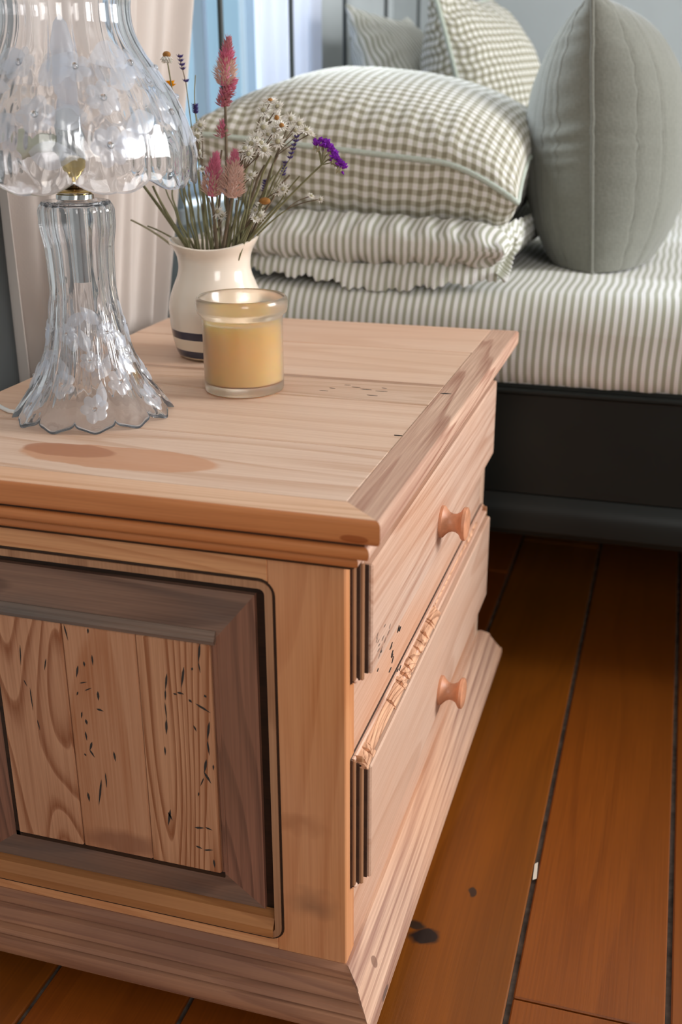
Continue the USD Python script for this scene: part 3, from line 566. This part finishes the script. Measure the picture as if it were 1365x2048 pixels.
# the striped pillow underneath, with a ruffled hem
def flat_bottom(zmin):
    def post(P, u, v):
        P = P.copy(); z = P[..., 2]; P[..., 2] = np.where(z < zmin, zmin+(z-zmin)*.06, z); return P
    return post
def pressed(P, u, v):
    P = flat_bottom(.585)(P, u, v); U, V = (P[..., 0]+.284)/.256, (P[..., 1]-1.155)/.30
    e = np.clip(1-U*U, 0, 1)*np.clip(1-V*V, 0, 1); top = .768-.10*(P[..., 0]+.284)-.108*1.70*e**.36
    P[..., 2] = np.minimum(P[..., 2], np.maximum(top, .59)); return P
cp = Cushion(.236, .345, .062, (-.262, 1.152, .636), (1, -.03, 0), (.03, 1, 0), (0, 0, 1), 21, pinch=.05, q=.36, wr=.010, post=pressed)
sp = cushion('striped_pillow', 'sage-striped pillow with a ruffled hem lying under the big gingham pillow', 'pillow', M_stripe, cp)
def ruffle():
    n = 520; s = np.linspace(0, 1, n); P = np.zeros((n, 7, 3)); UV = np.zeros((n, 7, 2))
    for i, t in enumerate(s):
        x = -.475+.425*t; sag = .010*math.sin(t*7)+.006*math.sin(t*17+1)
        y0 = .836+.020*(2*t-1)**2-.010*math.exp(-((t-.8)/.12)**2); z0 = .612+.004*math.sin(t*9)
        for j in range(7):
            k = j/6; w = math.sin(t*210+1.3*math.sin(t*40))*.0022*k+math.sin(t*61)*.004*k
            P[i, j] = (x+.1*w, y0-.020*k-.004*math.sin(k*PI)+w*.5, z0-.017*k-.006*k*k+sag*k*.5+w*.55)
            UV[i, j] = (x*1.0, k*.04)
    return P, UV
RP, RUV = ruffle()
RP[..., 2] = np.maximum(RP[..., 2], .5795); RP[..., 2] = np.where(RP[..., 1] < YBED+.035, RP[..., 2]-.35*np.clip(YBED+.035-RP[..., 1], 0, .05), RP[..., 2])
rm = sheet(RP, .0012); part(sp, 'ruffle', rm, M_stripe, smooth=True, uv=np.vstack([RUV.reshape(-1, 2)]*2))
# short folded end of the ruffle on the right
n = 120; P2 = np.zeros((n, 6, 3)); U2 = np.zeros((n, 6, 2))
for i, t in enumerate(np.linspace(0, 1, n)):
    for j in range(6):
        k = j/5; w = math.sin(t*75)*.004*k
        P2[i, j] = (-.052+.022*t*0+.016*k+w*.6, .83+.10*t-.01*k, .603+.05*math.sin(t*1.4)*t-.010*k+w*.5); U2[i, j] = (.02*k*.3+t*.13, k*.03)
part(sp, 'ruffle', sheet(P2, .0012), M_stripe, smooth=True, uv=np.vstack([U2.reshape(-1, 2)]*2))
# the big gingham pillow on top
def droop(P, u, v):
    P = P.copy(); k = np.clip((u-.55)/.45, 0, 1)**1.6*np.clip((-v-.3)/.7, 0, 1)
    P[..., 2] -= .040*k; P[..., 1] -= .0*k; return P
cg = Cushion(.256, .30, .108, (-.284, 1.155, .772), (1, 0, -.10), (0, 1, .03), (.10, -.03, 1), 31, pinch=.07, q=.46, wr=.006, post=droop, low=1.70, ql=.36)
gp = cushion('gingham_pillow', 'plump sage gingham pillow lying on top of the striped pillow', 'pillow', M_ging, cg, M_pipe, .0042)
# standing gingham sham leaning on the headboard, and a striped one behind it
cs = Cushion(.215, .235, .118, (-.215, 1.70, .815), (.1, 1, 0), (-.30, .05, 1), (1, .02, .22), 41, pinch=.10, q=.62, wr=.010)
cushion('standing_gingham_pillow', 'gingham pillow standing on edge behind the big gingham pillow, with sage piping', 'pillow', M_ging2, cs, M_pipe, .0046)
ch = Cushion(.22, .24, .10, (-.395, 1.80, .79), (.05, 1, 0), (-.42, .03, 1), (1, 0, .40), 51, pinch=.10, q=.6, wr=.008)
cushion('striped_standing_pillow', 'striped pillow leaning on the headboard bars at the back', 'pillow', M_stripe2, ch)
# the grey linen cushion on edge
cl = Cushion(.205, .226, .134, (.063, 1.225, .752), (.04, 1, 0), (-.075, 0, 1), (1, -.04, .075), 61, fold=lambda u, v, side: (.0038 if side < 0 else .0018)*np.sin(v*34+5*np.sin(v*7)+u*2)*np.exp(-((u+.93)/.16)**2)*np.clip((v+.15)*5, 0, 1)*np.clip((.85-v)*5, 0, 1)+.007*np.exp(-((v+.93)/.05)**2)*np.sin(u*9+side)-.002*np.exp(-((u+.86)/.012)**2)-.002*np.exp(-((u+.66)/.012)**2), pinch=.04, q=.52, wr=.0035, post=flat_bottom(.5815), n=130)
lc = cushion('linen_cushion', 'grey-green linen cushion standing on edge on the striped bed', 'cushion', M_linen, cl, M_linen, .0030, 'seam')
for side, u0 in ((1, -.86), (1, -.66), (-1, -.90), (-1, -.78)):
    vv = np.linspace(-.93, .93, 70); pts = cl.at(np.full(70, u0)+.0022*np.sin(vv*26), vv, side)
    part(lc, 'stitched_pleat', tube(pts, .0008, 5), M_linen)
# ------------------------------------------------------------ lamp
LX, LY = -.352, .209
CAMA = math.atan2(EYE[1]-LY, EYE[0]-LX)
lamp = thing('table_lamp', 'pressed clear glass table lamp with a scalloped bell shade, cut with frosted flowers', 'lamp', (LX, LY, HT))
class Bell:
    def __init__(s, hr, thick, lobes, ampf, rimf, z0, n=480, m=96, rel=.0016, top=.72):
        s.rel, s.top = rel, top
        hr = np.array(hr); s.h, s.r = hr[:, 0], hr[:, 1]; s.th, s.lobes, s.ampf, s.rimf, s.z0, s.n, s.m = thick, lobes, ampf, rimf, z0, n, m
        from scipy.interpolate import PchipInterpolator
        s.f = PchipInterpolator(s.h, s.r)
    def at(s, th, t, inset=0.):
        """th: angle from the viewer's side; t in 0..1 from the lower rim up."""
        th, t = np.asarray(th, float), np.asarray(t, float)
        h0, h1 = s.h[0], s.h[-1]; h = h0+(h1-h0)*t
        r = s.f(h)-inset+(0 if np.ndim(inset) else s.relief(th, t))
        r = r*(1+s.ampf(th, t)); z = h+s.rimf(th)*np.clip(1-t/.22, 0, 1)**1.5
        a = th+CAMA
        return np.stack([LX+r*np.cos(a), LY+r*np.sin(a), s.z0+z], -1)
    def relief(s, th, t):
        a = th*s.lobes/10; p = np.stack([np.cos(a)*5.2, np.sin(a)*5.2, t*9.0], -1); q = np.stack([np.cos(th)*15, np.sin(th)*15, t*8.0], -1)
        return s.rel*(np.abs(meshkit.noise(p, 5)-.5)*1.6+np.abs(meshkit.noise(q, 9)-.5)-.5)*np.clip((s.top-t)/.15, 0, 1)*np.clip(t/.06, 0, 1)
    def normal(s, th, t):
        e = .004; a = s.at(th+e, t)-s.at(th-e, t); b = s.at(th, np.minimum(t+e, 1))-s.at(th, np.maximum(t-e, 0)); n = np.cross(a, b); return n/np.linalg.norm(n, axis=-1, keepdims=True)
    def shell(s):
        th = np.arange(s.n)*2*PI/s.n; t = np.linspace(0, 1, s.m)**1.15
        T, H = np.meshgrid(t, th, indexing='ij')
        A = s.at(H, T); B = s.at(H, T, s.th*(.25+.75*np.clip(T/.06, 0, 1)**.5))
        V = np.vstack([A.reshape(-1, 3), B[::-1].reshape(-1, 3), A[:1].reshape(-1, 3)])
        k = 2*s.m
        f = grid_faces(k+1, s.n, True)
        f = np.where(f >= k*s.n, f-k*s.n, f)
        g = trimesh.Trimesh(V[:k*s.n], f, process=False)
        if g.volume < 0: g.invert()
        return g
def tri(x): return np.abs(((x/(2*PI)) % 1)*2-1)      # 1 at 0, 0 at half a turn
base = Bell([(0, .0765), (.012, .0700), (.031, .0570), (.065, .0420), (.095, .0350), (.128, .0312), (.160, .0320), (.185, .0352), (.196, .0352), (.204, .0310)], .0065, 12,
    lambda th, t: (.022+.065*np.clip(1-t/.55, 0, 1))*(np.abs(np.cos(6*th))**.7-.6)+.008*np.clip(1-t/.12, 0, 1)*np.cos(24*th)+.030*np.clip((t-.4)/.3, 0, 1)*(np.abs(np.cos(9*th))-.6), lambda th: .0042*(1-np.abs(np.cos(6*th+PI/2)))*0+.0075*(1-np.abs(np.cos(6*th))**.6)+.0012*(1-np.cos(24*th))*.5, HT+.0006, rel=.0012, top=.62)
BASE_TOP = 1
lb = part(lamp, 'glass_base', base.shell(), M_cut, smooth=50)
part(lamp, 'glass_base_top', lathe([(0, .199), (.0290, .199), (.0300, .2015), (.0288, .2045), (0, .2045)], 64, (LX, LY, HT+.0006)), M_glass, smooth=40, label='clear glass shoulder of the base')
shade = Bell([(.2275, .1105), (.236, .1117), (.246, .1121), (.258, .1103), (.271, .1068), (.285, .1015), (.2975, .0950), (.310, .0870), (.3215, .0790), (.331, .0725), (.341, .0670), (.350, .0636), (.358, .0620), (.368, .0615), (.374, .0622), (.379, .0640)], .0034, 10,
    lambda th, t: (.012+.036*np.clip(1-t/.75, 0, 1))*(np.abs(np.sin(5*th))**.7-.6)+.009*np.cos(20*th)*np.clip(1-t/.45, 0, 1)+.006*np.cos(30*th+3*t)*np.clip(t/.3, 0, 1)*np.clip((.8-t)/.3, 0, 1)+.016*np.clip((t-.45)/.25, 0, 1)*(np.abs(np.cos(10*th))-.6)*2, lambda th: -.0085*np.abs(np.sin(5*th))-.0022*np.abs(np.cos(10*th+PI/2)), HT)
sh = part(lamp, 'glass_shade', shade.shell(), M_cut, smooth=50, label='scalloped bell-shaped clear glass shade')
def bloom(bell, th0, t0, R, petals, h, seed, lift=.0004):
    rr = np.random.RandomState(seed); n, k = 60, 9
    ph = np.arange(n)*2*PI/n; rad = np.linspace(.16, 1, k)
    c = bell.at(th0, t0); hspan = bell.h[-1]-bell.h[0]; r0 = np.hypot(c[0]-LX, c[1]-LY)
    PH, RD = np.meshgrid(ph, rad, indexing='ij'); rot0 = rr.uniform(0, 6)
    shape = R*(.70+.30*np.abs(np.cos((PH-rot0)*petals/2))**.7)*RD
    X, Y = shape*np.cos(PH), shape*np.sin(PH)
    t = np.clip(t0+Y/hspan*.9, .01, .99); th = th0+X/r0
    bump = h*(np.sin(np.clip(RD, 0, 1)*PI)**.6)*(.45+.55*np.abs(np.cos((PH-rot0)*petals/2)))
    P = bell.at(th, t)+bell.normal(th, t)*(lift+bump)[..., None]
    m = trimesh.Trimesh(P.reshape(-1, 3), np.vstack([grid_faces(n+0, k)]), process=False)
    f = [m.faces]; i = n-1
    for j in range(k-1):
        A, B, C, D = i*k+j, i*k+j+1, j+1, j; f.append(np.array([(A, D, C), (A, C, B)]))
    return trimesh.Trimesh(m.vertices, np.vstack(f), process=False)
def centre(bell, th0, t0, R):
    c, n = bell.at(th0, t0), bell.normal(th0, t0); s_ = trimesh.creation.icosphere(2, R); s_.apply_translation(c+n*R*.35); return s_
def leaf(bell, th0, t0, L, w, ang, lift=.0004, h=.0009):
    n, k = 13, 7; s = np.linspace(0, 1, n); q = np.linspace(-1, 1, k); S, Q = np.meshgrid(s, q, indexing='ij')
    wid = w*np.sin(PI*S**.8); x = S*L; y = Q*wid
    X, Y = x*math.cos(ang)-y*math.sin(ang), x*math.sin(ang)+y*math.cos(ang)
    c = bell.at(th0, t0); r0 = np.hypot(c[0]-LX, c[1]-LY); hs = bell.h[-1]-bell.h[0]
    t = np.clip(t0+Y/hs*.9, .01, .99); th = th0+X/r0
    P = bell.at(th, t)+bell.normal(th, t)*(lift+h*(1-np.abs(Q))*np.sin(PI*S))[..., None]
    return trimesh.Trimesh(P.reshape(-1, 3), grid_faces(n, k), process=False)
rs = np.random.RandomState(2)
for k in range(10):                                # etched bouquets in the panels of the shade
    a0 = (k+.5)*2*PI/10
    for q, (da, t0, R) in enumerate(((-.02, .20, .0125), (.0, .44, .0115), (-.20, .60, .010)) if k % 2 == 0 else ((.06, .36, .0125), (-.16, .62, .011))):
        fw = part(sh, 'etched_flower', bloom(shade, a0+da, t0, R*1.35, 6, .0012, k*7+q), M_frost, smooth=40)
        part(sh, 'glass_bead', centre(shade, a0+da, t0, .0030), M_glass, smooth=True)
    for q in range(4 if k % 2 else 3):
        an = rs.uniform(-.5, .6)+(PI if q % 2 else 0)+.3
        part(sh, 'etched_leaf', leaf(shade, a0+rs.uniform(-.1, .1)+(.10 if q % 2 == 0 else -.10), .18+.17*q+rs.uniform(-.03, .03), rs.uniform(.034, .046), rs.uniform(.010, .014), an), M_frost, smooth=40)
for k in range(12):
    a0 = k*2*PI/12
    for q, t0 in enumerate((.10, .30) if k % 2 == 0 else (.20, .42)):
        part(lb, 'etched_flower', bloom(base, a0+rs.uniform(-.03, .03), t0, .0138-.003*(t0 > .25), 6, .0012, k*5+q), M_frost, smooth=40)
        part(lb, 'glass_bead', centre(base, a0, t0, .0018), M_glass, smooth=True)
    for q in range(3):
        part(lb, 'etched_leaf', leaf(base, a0+rs.uniform(-.2, .2), (.22 if k % 2 == 0 else .34)+.12*(q-1), .026, .0062, rs.uniform(.4, 2.4)), M_frost, smooth=40)
def lz(*pr): return lathe(pr, 40, (LX, LY, HT))
part(lamp, 'cap_plate', lz((0, .2055), (.0165, .2055), (.0175, .2065), (.0172, .2105), (.0150, .2115), (.0150, .2125), (0, .2125)), M_steel, smooth=40, label='polished metal cap on the glass neck')
part(lamp, 'cap_disc', lz((0, .2126), (.0215, .2126), (.0222, .2136), (.0205, .2150), (.006, .2160), (0, .2160)), M_brass, smooth=40, label='thin brass disc')
part(lamp, 'nut', lz((0, .2161), (.0085, .2161), (.0092, .2175), (.0092, .2200), (.0080, .2215), (.0055, .2222), (0, .2222)), M_bronze, smooth=40, label='dark bronze nut')
part(lamp, 'stem_rod', lz((0, .2223), (.004, .2223), (.004, .236), (0, .236)), M_brass, smooth=40)
part(lamp, 'socket', lz((0, .236), (.010, .236), (.0135, .240), (.0138, .262), (.0125, .266), (.0125, .280), (0, .280)), M_steel, smooth=40)
part(lamp, 'socket_key', tube([(LX-.015, LY-.004, HT+.252), (LX-.044, LY-.014, HT+.252)], .0085, 14), M_sock, smooth=50, label='cream switch sleeve')
part(lamp, 'bulb', lz((0, .2802), (.0085, .2802), (.0095, .290), (.0125, .305), (.0128, .318), (.0100, .338), (.0055, .356), (0, .364)), M_frost, smooth=True)
part(lamp, 'neck_tube', lz((0, .130), (.0070, .130), (.0075, .1985), (0, .1985)), M_steel, smooth=40, label='metal tube inside the base')
pth = [on(2, HT+.002, p) for p in ((32, 824), (18, 822), (5, 816), (-12, 806), (-40, 790), (-80, 778))]
part(lamp, 'cord', tube(np.array(pth), .0022, 8), M_cord, smooth=True, label='white cord on the tabletop')
# ------------------------------------------------------------ candle jar
JX, JY = -.2405, .336
jar = thing('candle_jar', 'amber wax candle in a frosted glass jar in front of the jug', 'candle', (JX, JY, HT))
part(jar, 'jar', lathe([(0, .0004), (.0395, .0004), (.0418, .0016), (.0425, .004), (.0425, .078), (.0432, .081), (.0470, .084), (.0482, .088), (.0484, .094), (.0476, .0985), (.0455, .1005), (.0440, .0990), (.0432, .095), (.0408, .086), (.0402, .080), (.0402, .0120), (.037, .0100), (0, .0095)], 96, (JX, JY, HT)), M_jar, smooth=50)
part(jar, 'wax', lathe([(0, .0097), (.0365, .0097), (.0400, .0125), (.0400, .0755), (.0385, .0735), (.030, .0722), (0, .0715)], 72, (JX, JY, HT)), M_wax, smooth=50)
part(jar, 'wick', tube([(JX, JY, HT+.0716), (JX+.0004, JY, HT+.077)], .0008, 6), M_bronze)
# ------------------------------------------------------------ jug
VX, VY = -.333, .483
jug = thing('stoneware_jug', 'cream stoneware jug with two navy bands holding the dried flowers', 'jug', (VX, VY, HT))
from scipy.interpolate import PchipInterpolator
jp = np.array([(0, .0445), (.004, .048), (.012, .0512), (.037, .0556), (.058, .0566), (.074, .0536), (.086, .0490), (.098, .0442), (.108, .0424), (.116, .0428), (.124, .0455), (.131, .0500), (.1345, .0515)])
jf = PchipInterpolator(jp[:, 0], jp[:, 1])
VA = math.atan2(-CR[1], -CR[0])
def jugshell():
    n = 96; th = np.arange(n)*2*PI/n; hs = np.r_[np.linspace(0, .1345, 40)]; rows = []
    def row(h, ins, lift=0.):
        k = np.clip((h-.100)/.0345, 0, 1)**1.5
        r = (jf(np.clip(h, 0, .1345))-ins)*(1+k*(.055*np.cos(2*(th-VA))-.02*np.cos(4*(th-VA))))
        z = h+lift+k*(.0045*np.cos(2*(th-VA))+.0012*np.cos(th-VA+PI))
        return np.stack([VX+r*np.cos(th), VY+r*np.sin(th), HT+z], 1)
    z0 = np.stack([VX+.0003*np.cos(th), VY+.0003*np.sin(th), np.full(n, HT+.0005)], 1)
    rows.append(z0); rows.append(row(0.0006, .002))
    rows += [row(h, 0) for h in hs[1:]]
    rows += [row(.1345, .0015, .0014), row(.1345, .0035, .0010)]
    rows += [row(h, .0048) for h in hs[::-1][1:-3]]
    rows.append(np.stack([VX+.0003*np.cos(th), VY+.0003*np.sin(th), np.full(n, HT+.010)], 1))
    g = trimesh.Trimesh(np.vstack(rows), grid_faces(len(rows), n, True), process=False)
    if g.volume < 0: g.invert()
    return g
part(jug, 'jug_body', jugshell(), M_crock, smooth=60)
hp = [np.array([VX, VY, HT])+np.array([-.55, .83, 0])*a+np.array([0, 0, h]) for a, h in ((.046, .118), (.062, .124), (.076, .112), (.079, .090), (.072, .066), (.053, .050))]
part(jug, 'handle', tube(bez(hp[0], hp[1], hp[2], 6).tolist()[:-1]+bez(hp[2], hp[3]+np.array([0, 0, -.004]), hp[5], 8).tolist(), .0065, 10), M_crock, smooth=True)
# ------------------------------------------------------------ dried flowers (each stem is one thing, standing in the jug)
MOUTH = np.array([VX, VY, HT+.128])
rs = np.random.RandomState(77)
def fpt(px, dy): return on(1, VY+dy, px)
def root(tip):
    d = tip-MOUTH; d[2] = 0; L = np.linalg.norm(d)+1e-6; k = min(.034, L*.45)
    return MOUTH+d/L*k+np.array([rs.uniform(-.008, .008), rs.uniform(-.008, .008), -.01]), MOUTH-d/L*.012+np.array([0, 0, -.085])
def stem(t, tip, r=.0011, bow=.012, mat=None, name='stem', sway=0):
    a, b = root(tip); mid = (a+tip)/2+np.array([rs.uniform(-1, 1)*bow, rs.uniform(-1, 1)*bow, .006])
    pts = np.vstack([b[None], bez(a, mid, tip, 12)])
    if sway: pts[2:-1] += np.stack([np.sin(np.arange(len(pts)-3)*1.3)*sway, np.zeros(len(pts)-3), np.zeros(len(pts)-3)], 1)
    part(t, name, tube(pts, np.linspace(r*1.15, r*.75, len(pts)), 6), mat or M_stem, smooth=True); return pts
def lensf(c, d, L, w):
    d = d/np.linalg.norm(d); s = np.cross(d, [.3, .5, .8]); s /= np.linalg.norm(s); q = np.cross(d, s)
    return hull([c, c+d*L, c+d*L*.45+s*w, c+d*L*.45-s*w, c+d*L*.45+q*w*.5, c+d*L*.45-q*w*.5])
def flower_thing(name, label, cat, group=None): return thing(name, label, cat, (VX, VY, HT+.012), group)
def spike(t, base, tip, R, n, cols, L=.0105, w=.0013):
    n = int(n*2.2)
    """A celosia head: bracts set round an axis, pale below and pink above."""
    ax = tip-base; H = np.linalg.norm(ax); ax /= H; s = np.cross(ax, [0, 1, .1]); s /= np.linalg.norm(s); q = np.cross(ax, s); groups = {}
    for i in range(n):
        k = (i+.5)/n; a = i*2.39996; rad = R*(math.sin(PI*min(1, .12+.88*k**.8)))**.8*(1-.55*k)
        c = base+ax*H*k*.93+(s*math.cos(a)+q*math.sin(a))*rad*.55
        d = (s*math.cos(a)+q*math.sin(a))*(1.15-.75*k)+ax*(.62+.6*k)+rs.uniform(-.25, .25, 3)
        g = min(len(cols)-1, int((k+rs.uniform(-.12, .12))*len(cols))); g = max(g, 0)
        groups.setdefault(g, []).append(lensf(c, d, L*(1-.25*k)*rs.uniform(.7, 1.25), w*(1-.2*k)))
    core = tube([base, base+ax*H*.5, tip-ax*H*.06], [R*.36, R*.32, R*.10], 8); part(t, 'flower_core', core, cols[len(cols)//2], smooth=True)
    for g, ms in sorted(groups.items()): part(t, 'bracts', cat_(*ms), cols[g], kind='stuff')
def celosia(label, tip, base, dy, R, n, cols, extra=()):
    t = flower_thing('celosia_stem', label, 'dried flower'); tp, bs = fpt(tip, dy), fpt(base, dy)
    stem(t, bs, .0021, .004, M_stem2); spike(t, bs, tp, R, n, cols)
    for a, b, r, m in extra: spike(t, fpt(b, dy), fpt(a, dy), r, m, cols[::-1][:2], .009, .002)
    return t
celosia('tall pink celosia spike rising highest from the jug', (456, 76), (450, 172), .0, .0145, 150, [M_pale, M_pale, M_pink, M_rose], (((470, 160), (448, 195), .006, 26), ((450, 178), (446, 214), .0075, 34), ((446, 244), (444, 276), .0045, 16)))
celosia('short celosia with a bright pink tip, left of the pale one', (432, 308), (424, 392), -.035, .0150, 130, [M_pale, M_pale, M_pink, M_pink])
celosia('plump pale celosia with only its tip pink', (470, 302), (464, 395), -.040, .0170, 140, [M_pale, M_pale, M_pale, M_pink])
def star(t, c, R, face, cen=None, petals=12):
    f = np.array(face, float); f /= np.linalg.norm(f); s = np.cross(f, [.2, .1, 1]); s /= np.linalg.norm(s); q = np.cross(f, s); ms = []
    for lay, (rr, up) in enumerate(((1.0, .25), (.72, .6))):
        for k in range(petals):
            a = (k+.5*lay)*2*PI/petals+rs.uniform(-.1, .1); d = s*math.cos(a)+q*math.sin(a)
            ms.append(lensf(c+d*R*.12, d+f*up*rs.uniform(.6, 1.3), R*rr, R*.17))
    h = part(t, 'flower_head', cat_(*ms), M_white)
    ce = trimesh.creation.icosphere(1, R*.30); ce.apply_translation(c+f*R*.22); part(h, 'flower_centre', ce, cen or M_white)
TOCAM = np.array([.5, -.8, .25])
def spray(label, heads, dy, R=.0088, group=None, dark=()):
    t = flower_thing('everlasting_spray', label, 'dried flower', group); ps = [fpt(p, dy+rs.uniform(-.012, .012)) for p in heads]
    fork = np.mean(ps, 0)*.72+(MOUTH+np.array([0, 0, .02]))*.28; fork[2] = min(fork[2], min(p[2] for p in ps)-.012)
    stem(t, fork, .0011, .005)
    for i, p in enumerate(ps):
        part(t, 'branch', tube(bez(fork, (fork+p)/2+np.array([rs.uniform(-.006, .006), 0, .004]), p, 8), .00065, 5), M_stem2, smooth=True)
        star(t, p, R*rs.uniform(.85, 1.15), TOCAM+rs.uniform(-.6, .6, 3)+np.array([0, 0, .35]), M_brn if i in dark else M_calyx)
    return t
spray('white everlasting spray topping the bunch, its highest heads with dark centres', [(541, 205), (556, 215), (527, 222), (552, 236), (534, 243)], .015, dark=(0, 3))
spray('white everlasting spray just below the topmost one', [(549, 262), (563, 254), (537, 268), (556, 284), (526, 255)], .0, dark=(1,))
spray('white everlasting spray with star heads at the middle of the bunch', [(512, 278), (503, 290), (520, 288), (528, 300)], -.03, 0.0092)
spray('white everlasting spray right above the pale celosia', [(484, 305), (498, 309), (491, 300)], -.04, .0092)
spray('white everlasting spray leaning right behind the purple statice', [(580, 238), (597, 247), (612, 262), (590, 262), (620, 268)], .04)
spray('white everlasting spray half behind the lamp shade, over the linen curtain', [(394, 262), (401, 252), (393, 275), (396, 310)], .01, .009)
spray('single small white head low between the celosias and the statice', [(503, 353)], -.04, .0075)
spray('white head at the foot of the statice stem', [(556, 385), (566, 378)], -.03, .0068)
spray('two tiny white heads far right under the statice', [(622, 393), (641, 399)], .03, .0052)
spray('small white head low in front of the stems', [(436, 425), (444, 432)], -.03, .0075)
spray('small white head beside the left celosia', [(405, 340)], -.01, .007)
spray('dried pinkish-white heads in the shadow by the jug rim', [(512, 422), (520, 432), (509, 438), (519, 412)], -.02, .0075)
def lavender(label, tip, base, dy, gaps=()):
    t = flower_thing('lavender_sprig', label, 'dried flower'); tp, bs = fpt(tip, dy), fpt(base, dy); pts = stem(t, bs, .0008, .006)
    part(t, 'spike_axis', tube([bs, tp], .0006, 5), M_stem2); ms = []; ax = (tp-bs); H = np.linalg.norm(ax); ax /= H
    n = max(5, int(H/.0042))
    for i in range(n):
        if any(a < i/n < b for a, b in gaps): continue
        for j in range(4):
            a = j*PI/2+i*.8; d = np.array([math.cos(a), math.sin(a), .9]); ms.append(lensf(bs+ax*H*i/n, d, .0062, .0014))
    part(t, 'buds', cat_(*ms), M_lav, kind='stuff'); return t
lavender('lavender sprig at the upper left, beside the linen curtain edge', (358, 108), (372, 165), .02, ((.05, .3),))
lavender('lavender sprig with a small tuft left of the tall celosia', (390, 210), (391, 228), .02)
lavender('lavender sprig in front of the gingham pillow, right of the white sprays', (597, 268), (580, 318), .02)
lavender('faded lavender sprig low behind the stems', (572, 322), (566, 352), .05)
lavender('faded lavender sprig lowest among the right stems', (532, 360), (528, 385), .03)
t = flower_thing('statice_stem', 'bright purple statice leaning far right over the gingham pillow', 'dried flower')
hb = fpt((643, 330), -.02); stem(t, hb, .0014, .01)
sp_ = [(634, 288), (643, 286), (650, 289), (657, 294), (662, 301), (666, 308), (671, 315), (676, 322), (681, 329), (684, 335), (640, 293), (654, 298), (669, 318), (679, 335)]
for p in sp_[::2]: part(t, 'branch', tube([hb, (hb+fpt(p, -.02))/2+[0, 0, .002], fpt((p[0]-3, p[1]+5), -.02)], .0007, 5), M_stem)
ms, cs2 = [], []
for p in sp_:
    for _ in range(9):
        c = fpt(p, -.02+rs.uniform(-.012, .012))+rs.normal(0, .0016, 3); d = np.array([.45, -.2, .75])+rs.normal(0, .5, 3); ms.append(lensf(c, d, .0062, .0030))
    cs2.append(lensf(fpt((p[0]-7, p[1]+13), -.02+rs.uniform(-.01, .01)), np.array([.45, 0, .8]), .0095, .0022))
part(t, 'florets', cat_(*ms), M_purple, kind='stuff'); part(t, 'calyxes', cat_(*cs2), M_calyx, kind='stuff')
t = flower_thing('winged_everlasting', 'white everlasting with a brown domed centre, top left above the shade', 'dried flower'); c = fpt((334, 116), .0); stem(t, c, .0011, .004)
ms = []
for lay in range(3):
    for k in range(12):
        a = k*PI/6+lay*.26; d = np.array([math.cos(a), math.sin(a), -.5-.5*lay]); ms.append(lensf(c+[0, 0, .002], d, .0095, .0026))
h = part(t, 'flower_head', cat_(*ms), M_white); ce = trimesh.creation.icosphere(2, .0046); ce.apply_scale([1, 1, .8]); ce.apply_translation(c+[0, 0, .0035]); part(h, 'flower_centre', ce, M_brn)
t = flower_thing('strawflower', 'yellow strawflower peeking from behind the glass shade', 'dried flower'); c = fpt((338, 172), .02); stem(t, c, .0011, .004)
ms = []
for lay in range(2):
    for k in range(11):
        a = k*2*PI/11+lay*.3; ms.append(lensf(c, np.array([math.cos(a), math.sin(a), .25+.6*lay]), .0095, .0026))
h = part(t, 'flower_head', cat_(*ms), M_yel); ce = trimesh.creation.icosphere(1, .003); ce.apply_translation(c+[0, 0, .003]); part(h, 'flower_centre', ce, M_yel)
t = flower_thing('brown_button_flower', 'brown dried button flower low among the right-hand stems', 'dried flower'); c = fpt((530, 402), -.03); stem(t, c, .0009, .004)
ce = trimesh.creation.icosphere(2, .0050); ce.apply_scale([1.3, 1, .8]); ce.apply_translation(c); part(t, 'flower_head', ce, M_brn, smooth=True)
# bare stalks
ORD = 'first second third fourth fifth sixth seventh eighth ninth tenth eleventh twelfth thirteenth fourteenth fifteenth sixteenth seventeenth eighteenth nineteenth twentieth twenty-first twenty-second twenty-third twenty-fourth twenty-fifth'.split()
def stalk(label, tip, dy, r=.0012, sway=0., group=None, mat=None):
    t = flower_thing('dried_stalk', label, 'dried stalk', group); tp = fpt(tip, dy); stem(t, tp, r, .012, mat, sway=sway); return t
stalk('thin bare stalk bending up at the curtain edge beside the tall celosia', (391, 150), .02, .0008, .002)
stalk('thick bare stalk leaning left under the shade rim', (283, 366), -.01, .0022)
stalk('thick bare stalk leaning left, just right of the other thick one', (306, 372), -.02, .0020)
stalk('pale drooping stalk lowest on the left, over the linen curtain', (262, 440), .0, .0014, mat=M_calyx)
stalk('short thin stalk beneath the drooping pale one', (295, 452), .01, .0012)
for i_, p in enumerate(sorted([(330, 372), (345, 378), (358, 370), (368, 365), (379, 368), (388, 355), (398, 340), (410, 350), (418, 395), (450, 390), (474, 400), (486, 380), (500, 372), (515, 345), (530, 330), (543, 312), (556, 310), (566, 330), (580, 350), (600, 352), (494, 330), (444, 300), (548, 350), (455, 420), (440, 350)])):
    stalk(f'{ORD[i_]} thin bare stalk from the left in the fan above the jug', p, rs.uniform(-.035, .045), rs.uniform(.0010, .0019), .001, 'thin dried stalks in the jug', [M_stem, M_stem2][rs.randint(2)])
